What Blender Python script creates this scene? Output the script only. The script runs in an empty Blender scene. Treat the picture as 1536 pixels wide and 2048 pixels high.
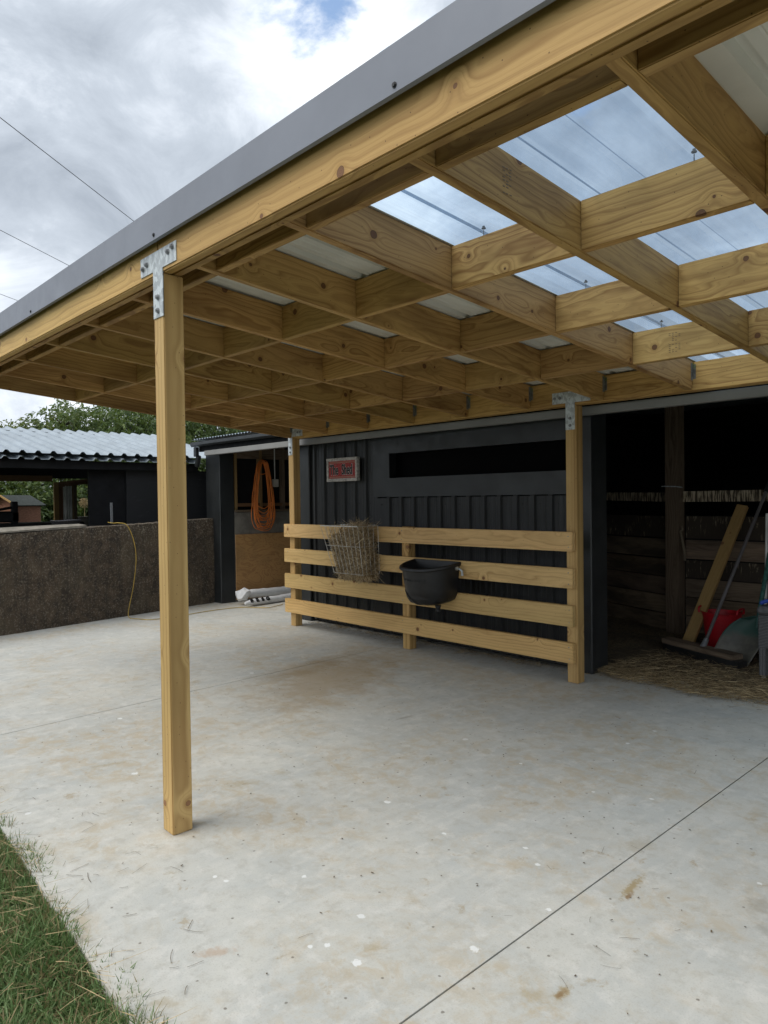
import bpy, bmesh, math, random
import numpy as np
from mathutils import Vector, Matrix
R = math.radians
random.seed(7)
rng = np.random.default_rng(7)
scene = bpy.context.scene
col = scene.collection

# ------------------------------------------------------------------ camera, world, sun, exposure
cam_d = bpy.data.cameras.new('camera'); cam = bpy.data.objects.new('camera', cam_d); col.objects.link(cam)
yaw, pit, rol = 0.8261, -0.0178, -0.0129
f_ = Vector((-math.sin(yaw)*math.cos(pit), math.cos(yaw)*math.cos(pit), math.sin(pit)))
ri_ = Vector((math.cos(yaw), math.sin(yaw), 0)); up_ = ri_.cross(f_)
r2 = math.cos(rol)*ri_ + math.sin(rol)*up_; u2 = -math.sin(rol)*ri_ + math.cos(rol)*up_
M = Matrix((r2, u2, -f_)).transposed().to_4x4(); M.translation = Vector((0, 0, 1.5))
cam.matrix_world = M
cam_d.sensor_fit = 'VERTICAL'; cam_d.sensor_height = 36; cam_d.lens = 36*1449.45/2048
cam_d.clip_start = 0.05; cam_d.clip_end = 3000
scene.camera = cam
scene.render.resolution_x = 768; scene.render.resolution_y = 1024
scene.view_settings.view_transform = 'Standard'; scene.view_settings.look = 'None'
scene.view_settings.gamma = 1; scene.view_settings.exposure = 1.2
scene.cycles.max_bounces = 8; scene.cycles.transparent_max_bounces = 16

SUN_EL, SUN_AZ = R(52), R(196)      # azimuth measured clockwise from +Y
sun_dir = Vector((math.sin(SUN_AZ)*math.cos(SUN_EL), math.cos(SUN_AZ)*math.cos(SUN_EL), math.sin(SUN_EL)))
world = bpy.data.worlds.new("World"); scene.world = world; world.use_nodes = True
wt = world.node_tree; wt.nodes.clear()
def WN(t, **k):
    n = wt.nodes.new(t)
    for a, b in k.items(): setattr(n, a, b)
    return n
def wl(a, b): wt.links.new(a, b)
sky = WN('ShaderNodeTexSky', sky_type='NISHITA', sun_disc=False)
sky.sun_elevation = SUN_EL; sky.sun_rotation = SUN_AZ; sky.ozone_density = 1.0
tcw = WN('ShaderNodeTexCoord')
def cloudmap(scale, loc, detail, dist, zs=1.6, rough=.55):
    mp = WN('ShaderNodeMapping'); mp.inputs['Scale'].default_value = (scale, scale, scale*zs); mp.inputs['Location'].default_value = loc
    wl(tcw.outputs['Generated'], mp.inputs[0])
    n = WN('ShaderNodeTexNoise'); n.inputs['Scale'].default_value = 1; n.inputs['Detail'].default_value = detail
    n.inputs['Distortion'].default_value = dist; n.inputs['Roughness'].default_value = rough
    wl(mp.outputs[0], n.inputs['Vector']); return n.outputs['Fac']
def wmath(op, a, b):
    n = WN('ShaderNodeMath', operation=op)
    for i, v in enumerate((a, b)):
        if isinstance(v, (int, float)): n.inputs[i].default_value = v
        else: wl(v, n.inputs[i])
    return n.outputs[0]
def wblob(px, py, rad):            # smooth bump round one direction of the sky (a gap or a cloud bank)
    d = (f_ + r2*(px-768)/1449.45 - u2*(py-1024)/1449.45).normalized()
    dot = WN('ShaderNodeVectorMath', operation='DOT_PRODUCT'); dot.inputs[1].default_value = d
    nm = WN('ShaderNodeVectorMath', operation='NORMALIZE'); wl(tcw.outputs['Generated'], nm.inputs[0]); wl(nm.outputs[0], dot.inputs[0])
    mr = WN('ShaderNodeMapRange', interpolation_type='SMOOTHSTEP'); mr.inputs[1].default_value = math.cos(rad); mr.inputs[2].default_value = 1
    wl(dot.outputs['Value'], mr.inputs[0]); return mr.outputs[0]
nz_a = cloudmap(2.1, (1.3, .4, .2), 9, .35)
nz_b = cloudmap(5.5, (4.1, 2.2, 7), 10, .25, 1.3, .62)
dens = wmath('ADD', wmath('MULTIPLY', nz_a, .45), wmath('MULTIPLY', nz_b, .55))
gap = wmath('ADD', wmath('MULTIPLY', wblob(575, 10, R(5.5)), .15), wmath('MULTIPLY', wblob(742, 50, R(4)), .085))
gap = wmath('ADD', gap, wmath('MULTIPLY', wblob(1180, 250, R(3)), .10))
cov = WN('ShaderNodeMapRange', interpolation_type='SMOOTHSTEP'); cov.inputs[1].default_value = .31; cov.inputs[2].default_value = .41
wl(wmath('SUBTRACT', dens, gap), cov.inputs[0])
# thick grey underside against bright edges
sh = cloudmap(2.6, (7.7, 3.1, 1.9), 7, .5, 1.5, .5)
sh2 = cloudmap(6.0, (2.7, 9.1, 4.9), 10, .6, 1.5, .64)
dk = wmath('ADD', wmath('MULTIPLY', sh, .48), wmath('MULTIPLY', sh2, .52))
dk = wmath('ADD', dk, wmath('MULTIPLY', wblob(240, 330, R(18)), .17))
dk = wmath('ADD', dk, wmath('MULTIPLY', wblob(150, 480, R(9)), .05))
dk = wmath('SUBTRACT', dk, wmath('MULTIPLY', wblob(680, 190, R(10)), .17))
dk = wmath('SUBTRACT', dk, wmath('MULTIPLY', wblob(70, 560, R(7)), .16))
dk = wmath('SUBTRACT', dk, wmath('MULTIPLY', wblob(400, 80, R(7)), .05))
dk = wmath('ADD', dk, wmath('MULTIPLY', wblob(1250, 300, R(17)), .13))
cr = WN('ShaderNodeValToRGB'); e = cr.color_ramp.elements
e[0].position = .40; e[0].color = (5.2, 5.4, 5.6, 1); e[1].position = .76; e[1].color = (1.9, 2.15, 2.5, 1)
m_ = e.new(.485); m_.color = (4.1, 4.4, 4.8, 1); m_ = e.new(.60); m_.color = (2.8, 3.1, 3.5, 1)
wl(dk, cr.inputs[0])
blue = WN('ShaderNodeMix', data_type='RGBA', blend_type='MULTIPLY'); blue.inputs[0].default_value = 1; blue.inputs[7].default_value = (1.25, 1.2, 1.12, 1)
wl(sky.outputs[0], blue.inputs[6])
mx = WN('ShaderNodeMix', data_type='RGBA'); wl(cov.outputs[0], mx.inputs[0]); wl(blue.outputs[2], mx.inputs[6]); wl(cr.outputs[0], mx.inputs[7])
bg = WN('ShaderNodeBackground'); bg.inputs[1].default_value = .1; wl(mx.outputs[2], bg.inputs[0])
wo = WN('ShaderNodeOutputWorld'); wl(bg.outputs[0], wo.inputs[0])
sd = bpy.data.lights.new('sun', 'SUN'); sd.energy = .95; sd.angle = R(40); sd.color = (1, .95, .87)
so = bpy.data.objects.new('sun', sd); col.objects.link(so); so.rotation_euler = (-sun_dir).to_track_quat('-Z', 'Y').to_euler()
so.location = (0, -5, 12)

# ------------------------------------------------------------------ materials
class Mat:
    def __init__(s, name):
        s.m = bpy.data.materials.new(name); s.m.use_nodes = True; s.t = s.m.node_tree; s.t.nodes.clear()
        s.out = s.n('ShaderNodeOutputMaterial'); s.b = s.n('ShaderNodeBsdfPrincipled'); s.l(s.b.outputs[0], s.out.inputs[0])
        s.tc = s.n('ShaderNodeTexCoord')
    def n(s, t, **k):
        n = s.t.nodes.new(t)
        for a, b in k.items(): setattr(n, a, b)
        return n
    def l(s, a, b): s.t.links.new(a, b)
    def put(s, v, inp):
        if isinstance(v, (int, float, tuple)): inp.default_value = v
        else: s.l(v, inp)
    def obj(s): return s.tc.outputs['Object']
    def seeded(s, amt=37.0):
        oi = s.n('ShaderNodeObjectInfo'); sc = s.n('ShaderNodeVectorMath', operation='MULTIPLY')
        cb = s.n('ShaderNodeCombineXYZ')
        for i in range(3): s.l(oi.outputs['Random'], cb.inputs[i])
        s.l(cb.outputs[0], sc.inputs[0]); sc.inputs[1].default_value = (amt, amt*.61, amt*.37)
        ad = s.n('ShaderNodeVectorMath', operation='ADD'); s.l(s.obj(), ad.inputs[0]); s.l(sc.outputs[0], ad.inputs[1])
        return ad.outputs[0], oi.outputs['Random']
    def mapv(s, v, scale, loc=(0, 0, 0), rot=(0, 0, 0)):
        mp = s.n('ShaderNodeMapping'); s.l(v, mp.inputs[0]); mp.inputs['Scale'].default_value = scale
        mp.inputs['Location'].default_value = loc; mp.inputs['Rotation'].default_value = rot; return mp.outputs[0]
    def noise(s, v, scale, detail=5, rough=.55, dist=0, out='Fac'):
        n = s.n('ShaderNodeTexNoise'); s.l(v, n.inputs['Vector']); n.inputs['Scale'].default_value = scale
        n.inputs['Detail'].default_value = detail; n.inputs['Roughness'].default_value = rough; n.inputs['Distortion'].default_value = dist
        return n.outputs[out]
    def math(s, op, a, b=0.0, c=None, clamp=False):
        n = s.n('ShaderNodeMath', operation=op, use_clamp=clamp)
        s.put(a, n.inputs[0]); s.put(b, n.inputs[1])
        if c is not None: s.put(c, n.inputs[2])
        return n.outputs[0]
    def ss(s, v, a, b, lo=0., hi=1.):
        n = s.n('ShaderNodeMapRange', interpolation_type='SMOOTHSTEP'); s.put(v, n.inputs[0])
        n.inputs[1].default_value = a; n.inputs[2].default_value = b; n.inputs[3].default_value = lo; n.inputs[4].default_value = hi
        return n.outputs[0]
    def mix(s, f, a, b, blend='MIX'):
        n = s.n('ShaderNodeMix', data_type='RGBA', blend_type=blend)
        s.put(f, n.inputs[0])
        for v, i in ((a, 6), (b, 7)):
            if isinstance(v, tuple) and len(v) == 3: v = v + (1,)
            s.put(v, n.inputs[i])
        return n.outputs[2]
    def ramp(s, f, pts):
        n = s.n('ShaderNodeValToRGB'); e = n.color_ramp.elements
        while len(e) < len(pts): e.new(.5)
        for el, (p, c) in zip(e, pts): el.position = p; el.color = tuple(c) + (1,) if len(c) == 3 else c
        s.put(f, n.inputs[0]); return n.outputs[0]
    def bump(s, h, strength, dist=.01):
        n = s.n('ShaderNodeBump'); n.inputs['Strength'].default_value = strength; n.inputs['Distance'].default_value = dist
        s.l(h, n.inputs['Height']); s.l(n.outputs[0], s.b.inputs['Normal'])
    def done(s, color=None, rough=.6, metal=0., spec=None):
        if color is not None:
            if isinstance(color, tuple) and len(color) == 3: color = color + (1,)
            s.put(color, s.b.inputs['Base Color'])
        s.put(rough, s.b.inputs['Roughness']); s.put(metal, s.b.inputs['Metallic'])
        if spec is not None: s.b.inputs['Specular IOR Level'].default_value = spec
        return s.m
def sep(m, v):
    n = m.n('ShaderNodeSeparateXYZ'); m.l(v, n.inputs[0]); return n.outputs

def wood(name, early, late, knot, ringw=.0075, contrast=.6, green=0.2, wav=1., kc=False, rough=.62, knots=True, stain=0.25, dirt=None):
    m = Mat(name); v, rnd = m.seeded()
    X, Y, Z = sep(m, v)
    low = m.noise(m.mapv(v, (1.1, 5, 5)), 1, 3, .55, .3, out='Color')
    lx, ly, lz = sep(m, low)
    o = sep(m, m.obj())
    k = m.math
    # 2D knots in (length, girth)
    girth = k('ADD', o[1], o[2])
    cb = m.n('ShaderNodeCombineXYZ'); m.l(k('MULTIPLY', X, 3.1), cb.inputs[0]); m.l(k('MULTIPLY', k('ADD', girth, .156 if kc else k('MULTIPLY', rnd, 31.)), 3.2), cb.inputs[1])
    vo = m.n('ShaderNodeTexVoronoi', voronoi_dimensions='2D'); m.l(cb.outputs[0], vo.inputs['Vector']); vo.inputs['Scale'].default_value = 1; vo.inputs['Randomness'].default_value = .75 if kc else 1.
    wob = m.noise(v, 60, 2)
    d = k('ADD', vo.outputs['Distance'], k('MULTIPLY', k('SUBTRACT', wob, .5), .012))
    vs = sep(m, vo.outputs['Color'])
    size = m.ss(vs[0], .1, 1., .018, .058) if knots else .0
    kn_on = m.ss(vs[1], .25, .3)
    bulge = k('POWER', 2.718, k('MULTIPLY', k('MULTIPLY', d, d), -55.))
    # growth rings round a pith that wanders off the board
    py = k('ADD', k('ADD', o[1], k('MULTIPLY', k('SUBTRACT', ly, .5), .17*wav)), k('MULTIPLY', k('SUBTRACT', rnd, .5), .16))
    pz = k('ADD', k('ADD', o[2], k('MULTIPLY', k('SUBTRACT', lz, .5), .21*wav)), k('MULTIPLY', k('SUBTRACT', k('FRACT', k('MULTIPLY', rnd, 7.31)), .5), .22))
    r = k('SQRT', k('ADD', k('MULTIPLY', py, py), k('MULTIPLY', pz, pz)))
    if knots: r = k('ADD', r, k('MULTIPLY', k('MULTIPLY', bulge, kn_on), .034))
    r = k('ADD', r, k('MULTIPLY', k('SUBTRACT', m.noise(m.mapv(v, (2.5, 22, 22)), 1, 3), .5), .006))
    ph = k('FRACT', k('DIVIDE', r, ringw*1.4))
    ring = m.ramp(ph, [(0, (0, 0, 0)), (.55, (.25, .25, .25)), (.86, (1, 1, 1)), (.97, (.1, .1, .1)), (1, (0, 0, 0))])
    fine = m.noise(m.mapv(v, (6, 260, 260)), 1, 2, .6)
    amp = m.ss(m.noise(m.mapv(v, (.7, 5, 5)), 1, 2), .3, .7, contrast*.45, contrast)
    ph2 = k('FRACT', k('DIVIDE', r, .027))
    ring2 = m.ramp(ph2, [(0, (0, 0, 0)), (.5, (.2, .2, .2)), (.82, (1, 1, 1)), (.95, (.25, .25, .25)), (1, (0, 0, 0))])
    c = m.mix(k('MULTIPLY', k('MULTIPLY', ring, amp), .7), early, late)
    c = m.mix(k('MULTIPLY', k('MULTIPLY', ring2, amp), 1.25), c, tuple(x*.85 for x in late))
    c = m.mix(k('MULTIPLY', m.ss(fine, .45, .75), .22), c, late)
    bl = m.noise(m.mapv(v, (1.6, 7, 7)), 1, 4)
    c = m.mix(k('MULTIPLY', m.ss(bl, .45, .7), stain), c, tuple(x*.62 for x in late))
    if green:
        c = m.mix(k('MULTIPLY', m.ss(m.noise(m.mapv(v, (.5, 3, 3)), 1, 2), .4, .65), green), c, (early[0]*.66, early[1]*.82, early[2]*.62))
    # per-board tone
    t = k('ADD', .78, k('MULTIPLY', k('FRACT', k('MULTIPLY', rnd, 13.7)), .36))
    tt = m.n('ShaderNodeCombineColor')
    m.l(t, tt.inputs[0]); m.l(k('MULTIPLY', t, k('ADD', .95, k('MULTIPLY', k('FRACT', k('MULTIPLY', rnd, 5.3)), .06))), tt.inputs[1]); m.l(k('MULTIPLY', t, k('ADD', .9, k('MULTIPLY', k('FRACT', k('MULTIPLY', rnd, 3.1)), .14))), tt.inputs[2])
    c = m.mix(1., c, tt.outputs[0], 'MULTIPLY')
    if knots:
        kd = k('DIVIDE', d, size)
        halo = k('MULTIPLY', m.ss(kd, 2.4, 1.0), kn_on)
        c = m.mix(k('MULTIPLY', halo, .45), c, late)
        body = k('MULTIPLY', m.ss(kd, 1.08, .94), kn_on)
        kr = m.ramp(k('FRACT', k('MULTIPLY', kd, 3.2)), [(0, knot), (.6, tuple(x*1.9 for x in knot)), (1, knot)])
        rim = m.ss(k('ABSOLUTE', k('SUBTRACT', kd, .97)), .16, .0)
        kr = m.mix(k('MULTIPLY', rim, .8), kr, tuple(x*.3 for x in knot))
        c = m.mix(k('MULTIPLY', body, .9), c, kr)
        # tiny pin knots and nail marks
        v2 = m.n('ShaderNodeTexVoronoi', voronoi_dimensions='2D'); m.l(cb.outputs[0], v2.inputs['Vector']); v2.inputs['Scale'].default_value = 3.1
        c = m.mix(k('MULTIPLY', m.ss(v2.outputs['Distance'], .028, .012), .8), c, tuple(x*.45 for x in knot))
    if dirt: c = m.mix(m.ss(m.noise(m.mapv(v, (1.3, 6, 6)), 1, 5, .6), .4, .7, 0, .8), c, dirt)
    m.bump(k('ADD', k('MULTIPLY', ring, .5), fine), .18, .0015)
    return m.done(c, rough, 0, .35)
M_pine = wood('pine', (.56, .355, .128), (.29, .145, .042), (.075, .030, .012), stain=.5, contrast=.75, green=.1)
M_rail = wood('rail_pine', (.67, .46, .20), (.41, .23, .075), (.12, .05, .022), green=.1, stain=.22, wav=.6, contrast=.5)
M_beam = wood('beam_pine', (.66, .445, .17), (.39, .215, .062), (.12, .055, .028), green=.1, stain=.28, wav=.4, contrast=.5, kc=True)
M_post = wood('post_pine', (.60, .41, .17), (.36, .205, .07), (.17, .08, .04), green=.1, stain=.22, wav=.07, contrast=.75)
M_old = wood('old_timber', (.17, .13, .09), (.055, .038, .025), (.03, .02, .012), knots=False, green=0, rough=.85)
M_boards = wood('stall_timber', (.25, .19, .13), (.15, .11, .07), (.02, .014, .01), knots=False, green=0, rough=.85, dirt=(.035, .028, .022))
M_brown = wood('brown_timber', (.17, .095, .05), (.11, .055, .03), (.04, .02, .01), knots=False, green=0)
M_plank = wood('offcut', (.44, .28, .12), (.30, .17, .07), (.12, .06, .03), contrast=.4)
M_tan = wood('tan_timber', (.3, .2, .09), (.2, .12, .05), (.1, .05, .02), knots=False, contrast=.3)

def plain(name, c, rough=.5, metal=0., var=.15, scale=6., bump=0., spec=None, stretch=(1, 1, 1)):
    m = Mat(name); v, rnd = m.seeded()
    n = m.noise(m.mapv(v, stretch), scale, 5)
    cc = m.mix(m.ss(n, .3, .7), tuple(x*(1-var) for x in c), tuple(min(1, x*(1+var)) for x in c))
    if bump: m.bump(n, bump, .01)
    rr = m.ss(m.noise(v, scale*2.3, 3), .2, .8, max(.03, rough-.1), min(1, rough+.1))
    return m.done(cc, rr, metal, spec)
def charcoal():
    m = Mat('charcoal_steel'); v = m.obj()
    n = m.noise(m.mapv(v, (1, 1, .5)), 3.2, 5); n2 = m.noise(m.mapv(v, (9, 9, 1.2)), 3, 4, .7)
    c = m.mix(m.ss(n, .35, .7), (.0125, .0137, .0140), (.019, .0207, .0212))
    z = sep(m, m.n('ShaderNodeNewGeometry').outputs['Position'])[2]
    dust = m.math('MULTIPLY', m.ss(z, .5, 0.0), m.ss(n2, .4, .7))
    c = m.mix(m.math('MULTIPLY', dust, .35), c, (.12, .105, .08))
    m.bump(m.noise(v, 5, 2), .05, .02)
    return m.done(c, m.ss(n2, .3, .8, .40, .58), 0, .5)
M_char = charcoal()
M_charflat = plain('charcoal_flashing', (.0205, .0228, .0238), .38, 0, .2, 3, .03)
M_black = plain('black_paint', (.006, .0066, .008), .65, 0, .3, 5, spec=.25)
M_fascia = plain('grey_flashing', (.215, .232, .275), .5, 0, .05, 3, spec=.4)
M_header = plain('pale_grey_header', (.23, .23, .22), .5, 0, .08, 3)
M_white = plain('white_roof_paint', (.62, .62, .56), .5, 0, .07, 4)
def galv(name, c, sc=55, rough=.38, metal=.75):
    m = Mat(name); v, _ = m.seeded(11)
    vo = m.n('ShaderNodeTexVoronoi'); m.l(m.mapv(v, (1, 1, .6)), vo.inputs['Vector']); vo.inputs['Scale'].default_value = sc
    s = sep(m, vo.outputs['Color'])[0]
    n = m.noise(v, 30, 5, .7, 1.5)
    f = m.math('ADD', m.math('MULTIPLY', s, .5), m.math('MULTIPLY', n, .5))
    cc = m.mix(m.ss(f, .3, .7), tuple(x*.62 for x in c), c)
    return m.done(cc, m.ss(s, 0, 1, rough-.08, rough+.14), metal)
M_galv = galv('galvanised_steel', (.60, .65, .67), 55, .45, .25)
M_zinc = plain('zinc_roofing', (.34, .39, .43), .42, .5, .10, 2.5)
M_wire = plain('wire', (.55, .54, .50), .4, .6, .1, 20)
M_bolt = plain('bolt_steel', (.26, .27, .28), .4, .3, .2, 60)
def fibre(name, a, b, c):
    m = Mat(name); r = m.n('ShaderNodeNewGeometry').outputs['Random Per Island']
    return m.done(m.ramp(r, [(0, a), (.5, b), (1, c)]), .8)
M_rubber = plain('black_rubber', (.02, .021, .022), .42, 0, .15, 14, .04)
M_trough = plain('trough_rubber', (.011, .0115, .0125), .44, 0, .25, 9, .05)
M_red = plain('red_plastic', (.50, .012, .022), .45, 0, .15, 8)
M_orange = plain('orange_hose', (.60, .17, .025), .5, 0, .12, 8)
M_yellow = plain('yellow_cord', (.40, .27, .045), .55, 0, .2, 9)
M_whitepl = plain('white_plastic', (.74, .75, .76), .4, 0, .06, 9, .15)
M_ink = plain('black_ink', (.012, .012, .012), .6)
M_hay = fibre('hay', (.16, .11, .055), (.42, .315, .175), (.66, .54, .35))
M_straw = fibre('straw', (.10, .07, .035), (.31, .225, .115), (.56, .44, .25))
M_strawpale = plain('pale_straw', (.42, .32, .17), .8, 0, .35, 30)
M_bag = M_whitepl
M_blue = plain('blue_plastic', (.02, .06, .35), .5)
M_asph = plain('shingle', (.05, .06, .055), .9, 0, .3, 30)
M_redwood = plain('hutch_boards', (.30, .14, .085), .8, 0, .25, 20, .1, None, (1, 1, 6))
M_cable = plain('cable', (.03, .03, .035), .6)
M_palepost = plain('pale_paint', (.58, .58, .56), .6)
M_dirt = plain('earth', (.10, .078, .05), .95, 0, .4, 8, .3)
M_glass = Mat('dark_glass').done((.001, .001, .0012), .5, 0, .04)

def m_poly():
    m = Mat('clear_sheet'); v = m.obj()
    tr = m.n('ShaderNodeBsdfTransparent')
    n = m.ss(m.noise(v, 2.2, 5, .6), .3, .75)
    n = m.math('ADD', m.math('MULTIPLY', n, .5), m.math('MULTIPLY', m.ss(m.noise(m.mapv(v, (14, .9, 1)), 1, 5, .65), .35, .7), .5)); m.l(m.mix(n, (.68, .80, .91), (.44, .55, .67)), tr.inputs[0]); lw = m.n('ShaderNodeLayerWeight'); lw.inputs[0].default_value = .5; tl = [x for x in m.t.links if x.to_socket == tr.inputs[0]][0].from_socket; m.l(m.mix(m.ss(lw.outputs['Facing'], .60, .85), tl, (.20, .27, .34)), tr.inputs[0])
    gl = m.n('ShaderNodeBsdfGlossy'); gl.inputs['Roughness'].default_value = .08; gl.inputs[0].default_value = (.8, .87, .95, 1)
    df = m.n('ShaderNodeBsdfTranslucent'); df.inputs[0].default_value = (.45, .55, .66, 1)
    fr = m.n('ShaderNodeLayerWeight'); fr.inputs[0].default_value = .5
    a = m.n('ShaderNodeMixShader'); a.inputs[0].default_value = .07; m.l(tr.outputs[0], a.inputs[1]); m.l(df.outputs[0], a.inputs[2])
    b = m.n('ShaderNodeMixShader'); m.l(m.math('ADD', m.math('MULTIPLY', m.math('POWER', fr.outputs['Facing'], 5.0), .6), .04, clamp=True), b.inputs[0]); m.l(a.outputs[0], b.inputs[1]); m.l(gl.outputs[0], b.inputs[2])
    m.l(b.outputs[0], m.out.inputs[0]); return m.m
M_poly = m_poly()

XPF = -3.074; STAINS = []; W = (.80, .81, .80)
def m_concrete():
    m = Mat('poured_concrete'); v = m.obj(); k = m.math
    X, Y, Z = sep(m, v)
    big = m.noise(v, .55, 5, .55, .3); mid = m.noise(v, 2.6, 7, .62, .6); fin = m.noise(v, 15, 7, .72); grit = m.noise(v, 160, 3, .6)
    trowel = m.noise(m.mapv(v, (5, 1.1, 1), rot=(0, 0, .5)), 2.2, 6, .6, 1.2)
    c = m.mix(m.ss(big, .35, .65), (.51, .515, .485), (.585, .58, .53))
    c = m.mix(m.ss(mid, .35, .7, 0, .7), c, (.43, .45, .44))
    c = m.mix(m.ss(trowel, .45, .75, 0, .45), c, (.64, .63, .59))
    c = m.mix(m.ss(fin, .48, .66, 0, .42), c, (.38, .365, .315))
    c = m.mix(m.ss(m.noise(m.mapv(v, (1, 1, 1), (5, 1, 0)), 9, 6, .7), .50, .66, 0, .5), c, (.66, .65, .61))
    c = m.mix(m.ss(grit, .52, .72, 0, .35), c, (.30, .29, .26))
    # tan mud washed over parts of the slab
    tan = m.noise(m.mapv(v, (1, 1, 1), (3.1, 8.2, 0)), .95, 8, .66, .8)
    tan2 = m.noise(m.mapv(v, (1, 1, 1), (9.1, 2.2, 0)), 9, 8, .78, .5)
    tm = k('MULTIPLY', m.ss(tan, .42, .60), m.ss(tan2, .44, .60, .12, 1))
    c = m.mix(k('MULTIPLY', tm, .58), c, (.46, .365, .225))
    c = m.mix(k('MULTIPLY', m.ss(m.noise(m.mapv(v, (1, 1, 1), (1.1, 5.2, 0)), 6.5, 8, .75, .3), .60, .68), .6), c, (.36, .28, .165))
    def at(cx, cy, a, b, ang, colr, op, soft=(1.0, .55), wob=.35, wsc=9):
        nonlocal c
        ca, sa = math.cos(ang), math.sin(ang)
        dx = k('SUBTRACT', X, cx); dy = k('SUBTRACT', Y, cy)
        u = k('DIVIDE', k('ADD', k('MULTIPLY', dx, ca), k('MULTIPLY', dy, sa)), a)
        w = k('DIVIDE', k('SUBTRACT', k('MULTIPLY', dy, ca), k('MULTIPLY', dx, sa)), b)
        d = k('SQRT', k('ADD', k('MULTIPLY', u, u), k('MULTIPLY', w, w)))
        d = k('ADD', d, k('MULTIPLY', k('SUBTRACT', m.noise(v, wsc, 5, .7), .5), wob*2))
        c = m.mix(k('MULTIPLY', m.ss(d, soft[0], soft[1]), op), c, colr)
    at(-4.75, 3.75, 1.15, .55, R(115), (.37, .27, .15), .6, (1.1, .3), 1.1, 5)
    at(-5.25, 3.9, .25, .8, R(8), (.30, .22, .12), .5, (1.1, .3), .6, 5)
    for (px_, py_, s1, s2, an, cc, op) in STAINS: at(px_, py_, s1, s2, an, cc, op*(.9 if cc == W else (1.0 if cc in (T1, T2) else .6)), (1.1, .7) if cc == W else (1.15, .2), 1.3 if cc == W else 1.5, 60 if cc == W else 32)
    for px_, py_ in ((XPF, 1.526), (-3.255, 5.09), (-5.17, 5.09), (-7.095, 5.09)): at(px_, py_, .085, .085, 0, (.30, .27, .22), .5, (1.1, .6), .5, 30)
    # white bird-lime dots
    vo = m.n('ShaderNodeTexVoronoi', voronoi_dimensions='2D'); m.l(v, vo.inputs['Vector']); vo.inputs['Scale'].default_value = 1.7
    vc = sep(m, vo.outputs['Color'])
    dd = k('ADD', vo.outputs['Distance'], k('MULTIPLY', k('SUBTRACT', m.noise(v, 45, 3, .7), .5), .05))
    dot = k('MULTIPLY', m.ss(k('SUBTRACT', dd, k('MULTIPLY', vc[0], .022)), .012, .006), m.ss(vc[1], .74, .78))
    c = m.mix(k('MULTIPLY', dot, .8), c, (.76, .77, .76))
    v3 = m.n('ShaderNodeTexVoronoi', voronoi_dimensions='2D'); m.l(v, v3.inputs['Vector']); v3.inputs['Scale'].default_value = 6.5
    c3 = sep(m, v3.outputs['Color'])
    d3 = k('ADD', v3.outputs['Distance'], k('MULTIPLY', k('SUBTRACT', m.noise(v, 70, 3, .7), .5), .07))
    c = m.mix(k('MULTIPLY', k('MULTIPLY', m.ss(d3, .045, .02), m.ss(c3[1], .62, .66)), .7), c, (.12, .10, .075))
    # dark hairline scuffs
    sc = m.noise(m.mapv(v, (2.2, 34, 1), rot=(0, 0, .9)), 1, 3, .5, .4)
    c = m.mix(k('MULTIPLY', m.ss(sc, .70, .78), k('MULTIPLY', m.ss(mid, .5, .6), .4)), c, (.24, .22, .19))
    m.bump(k('ADD', k('MULTIPLY', fin, .5), k('ADD', k('MULTIPLY', trowel, 1.0), k('MULTIPLY', grit, .15))), .22, .006)
    return m.done(c, m.ss(mid, .3, .7, .55, .8), 0, .4)
def gp(px, py):   # where the ray of a photo pixel meets the slab
    d = f_ + r2*(px-768)/1449.45 - u2*(py-1024)/1449.45
    t = -1.5/d.z; return (d.x*t, d.y*t)
T1, T2, T3 = (.34, .26, .13), (.24, .15, .07), (.37, .31, .20)
for px, py, a, b, an, cc, op in [(1262, 1775, .135, .022, R(98), T1, .85), (1258, 1792, .035, .012, R(98), T2, .8), (1125, 1985, .055, .022, R(96), T1, .8), (1122, 1988, .025, .012, R(96), T2, .8),
        (1065, 1990, .06, .035, R(30), T3, .8), (430, 1905, .075, .03, R(60), (.42, .27, .16), .85), (740, 1895, .05, .03, R(40), T3, .8),
        (490, 1567, .10, .05, R(60), T3, .8), (600, 1572, .05, .04, 0, T3, .7), (340, 1545, .05, .08, R(20), T3, .7), (970, 1503, .05, .05, 0, T3, .8), (1030, 1500, .05, .07, 0, T3, .8), (860, 1518, .05, .05, 0, T3, .7), (1170, 1500, .06, .06, 0, T3, .7),
        (640, 1548, .05, .05, 0, T3, .7), (560, 1545, .06, .05, 0, T3, .7), (1280, 1690, .07, .1, 0, T3, .6), (125, 1520, .12, .07, R(50), (.45, .33, .18), .7), (215, 1530, .18, .025, R(75), T3, .8), (330, 2005, .06, .03, R(40), T3, .8),
        (810, 1435, .10, .02, R(85), (.2, .17, .12), .7), (1520, 1810, .06, .06, 0, (.25, .23, .19), .6), (1530, 1860, .04, .04, 0, (.25, .23, .19), .6)]:
    gx, gy = gp(px, py); STAINS.append((gx, gy, a, b, an, cc, op))
W = (.80, .81, .80)
for px, py, s in [(889, 1667, .011), (608, 1753, .012), (1051, 1696, .012), (1097, 1819, .012), (1075, 1729, .013), (949, 1898, .018), (713, 1926, .02), (430, 1753, .011), (453, 1762, .011), (1303, 1598, .012), (1042, 1527, .012), (1187, 1584, .011),
                  (1255, 1487, .014), (1309, 1462, .014), (240, 1437, .02), (655, 1890, .012), (620, 1893, .011), (270, 1547, .02), (775, 1604, .02)]:
    gx, gy = gp(px, py); STAINS.append((gx, gy, s, s*.85, 0, W, .9))
M_conc = m_concrete()

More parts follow.
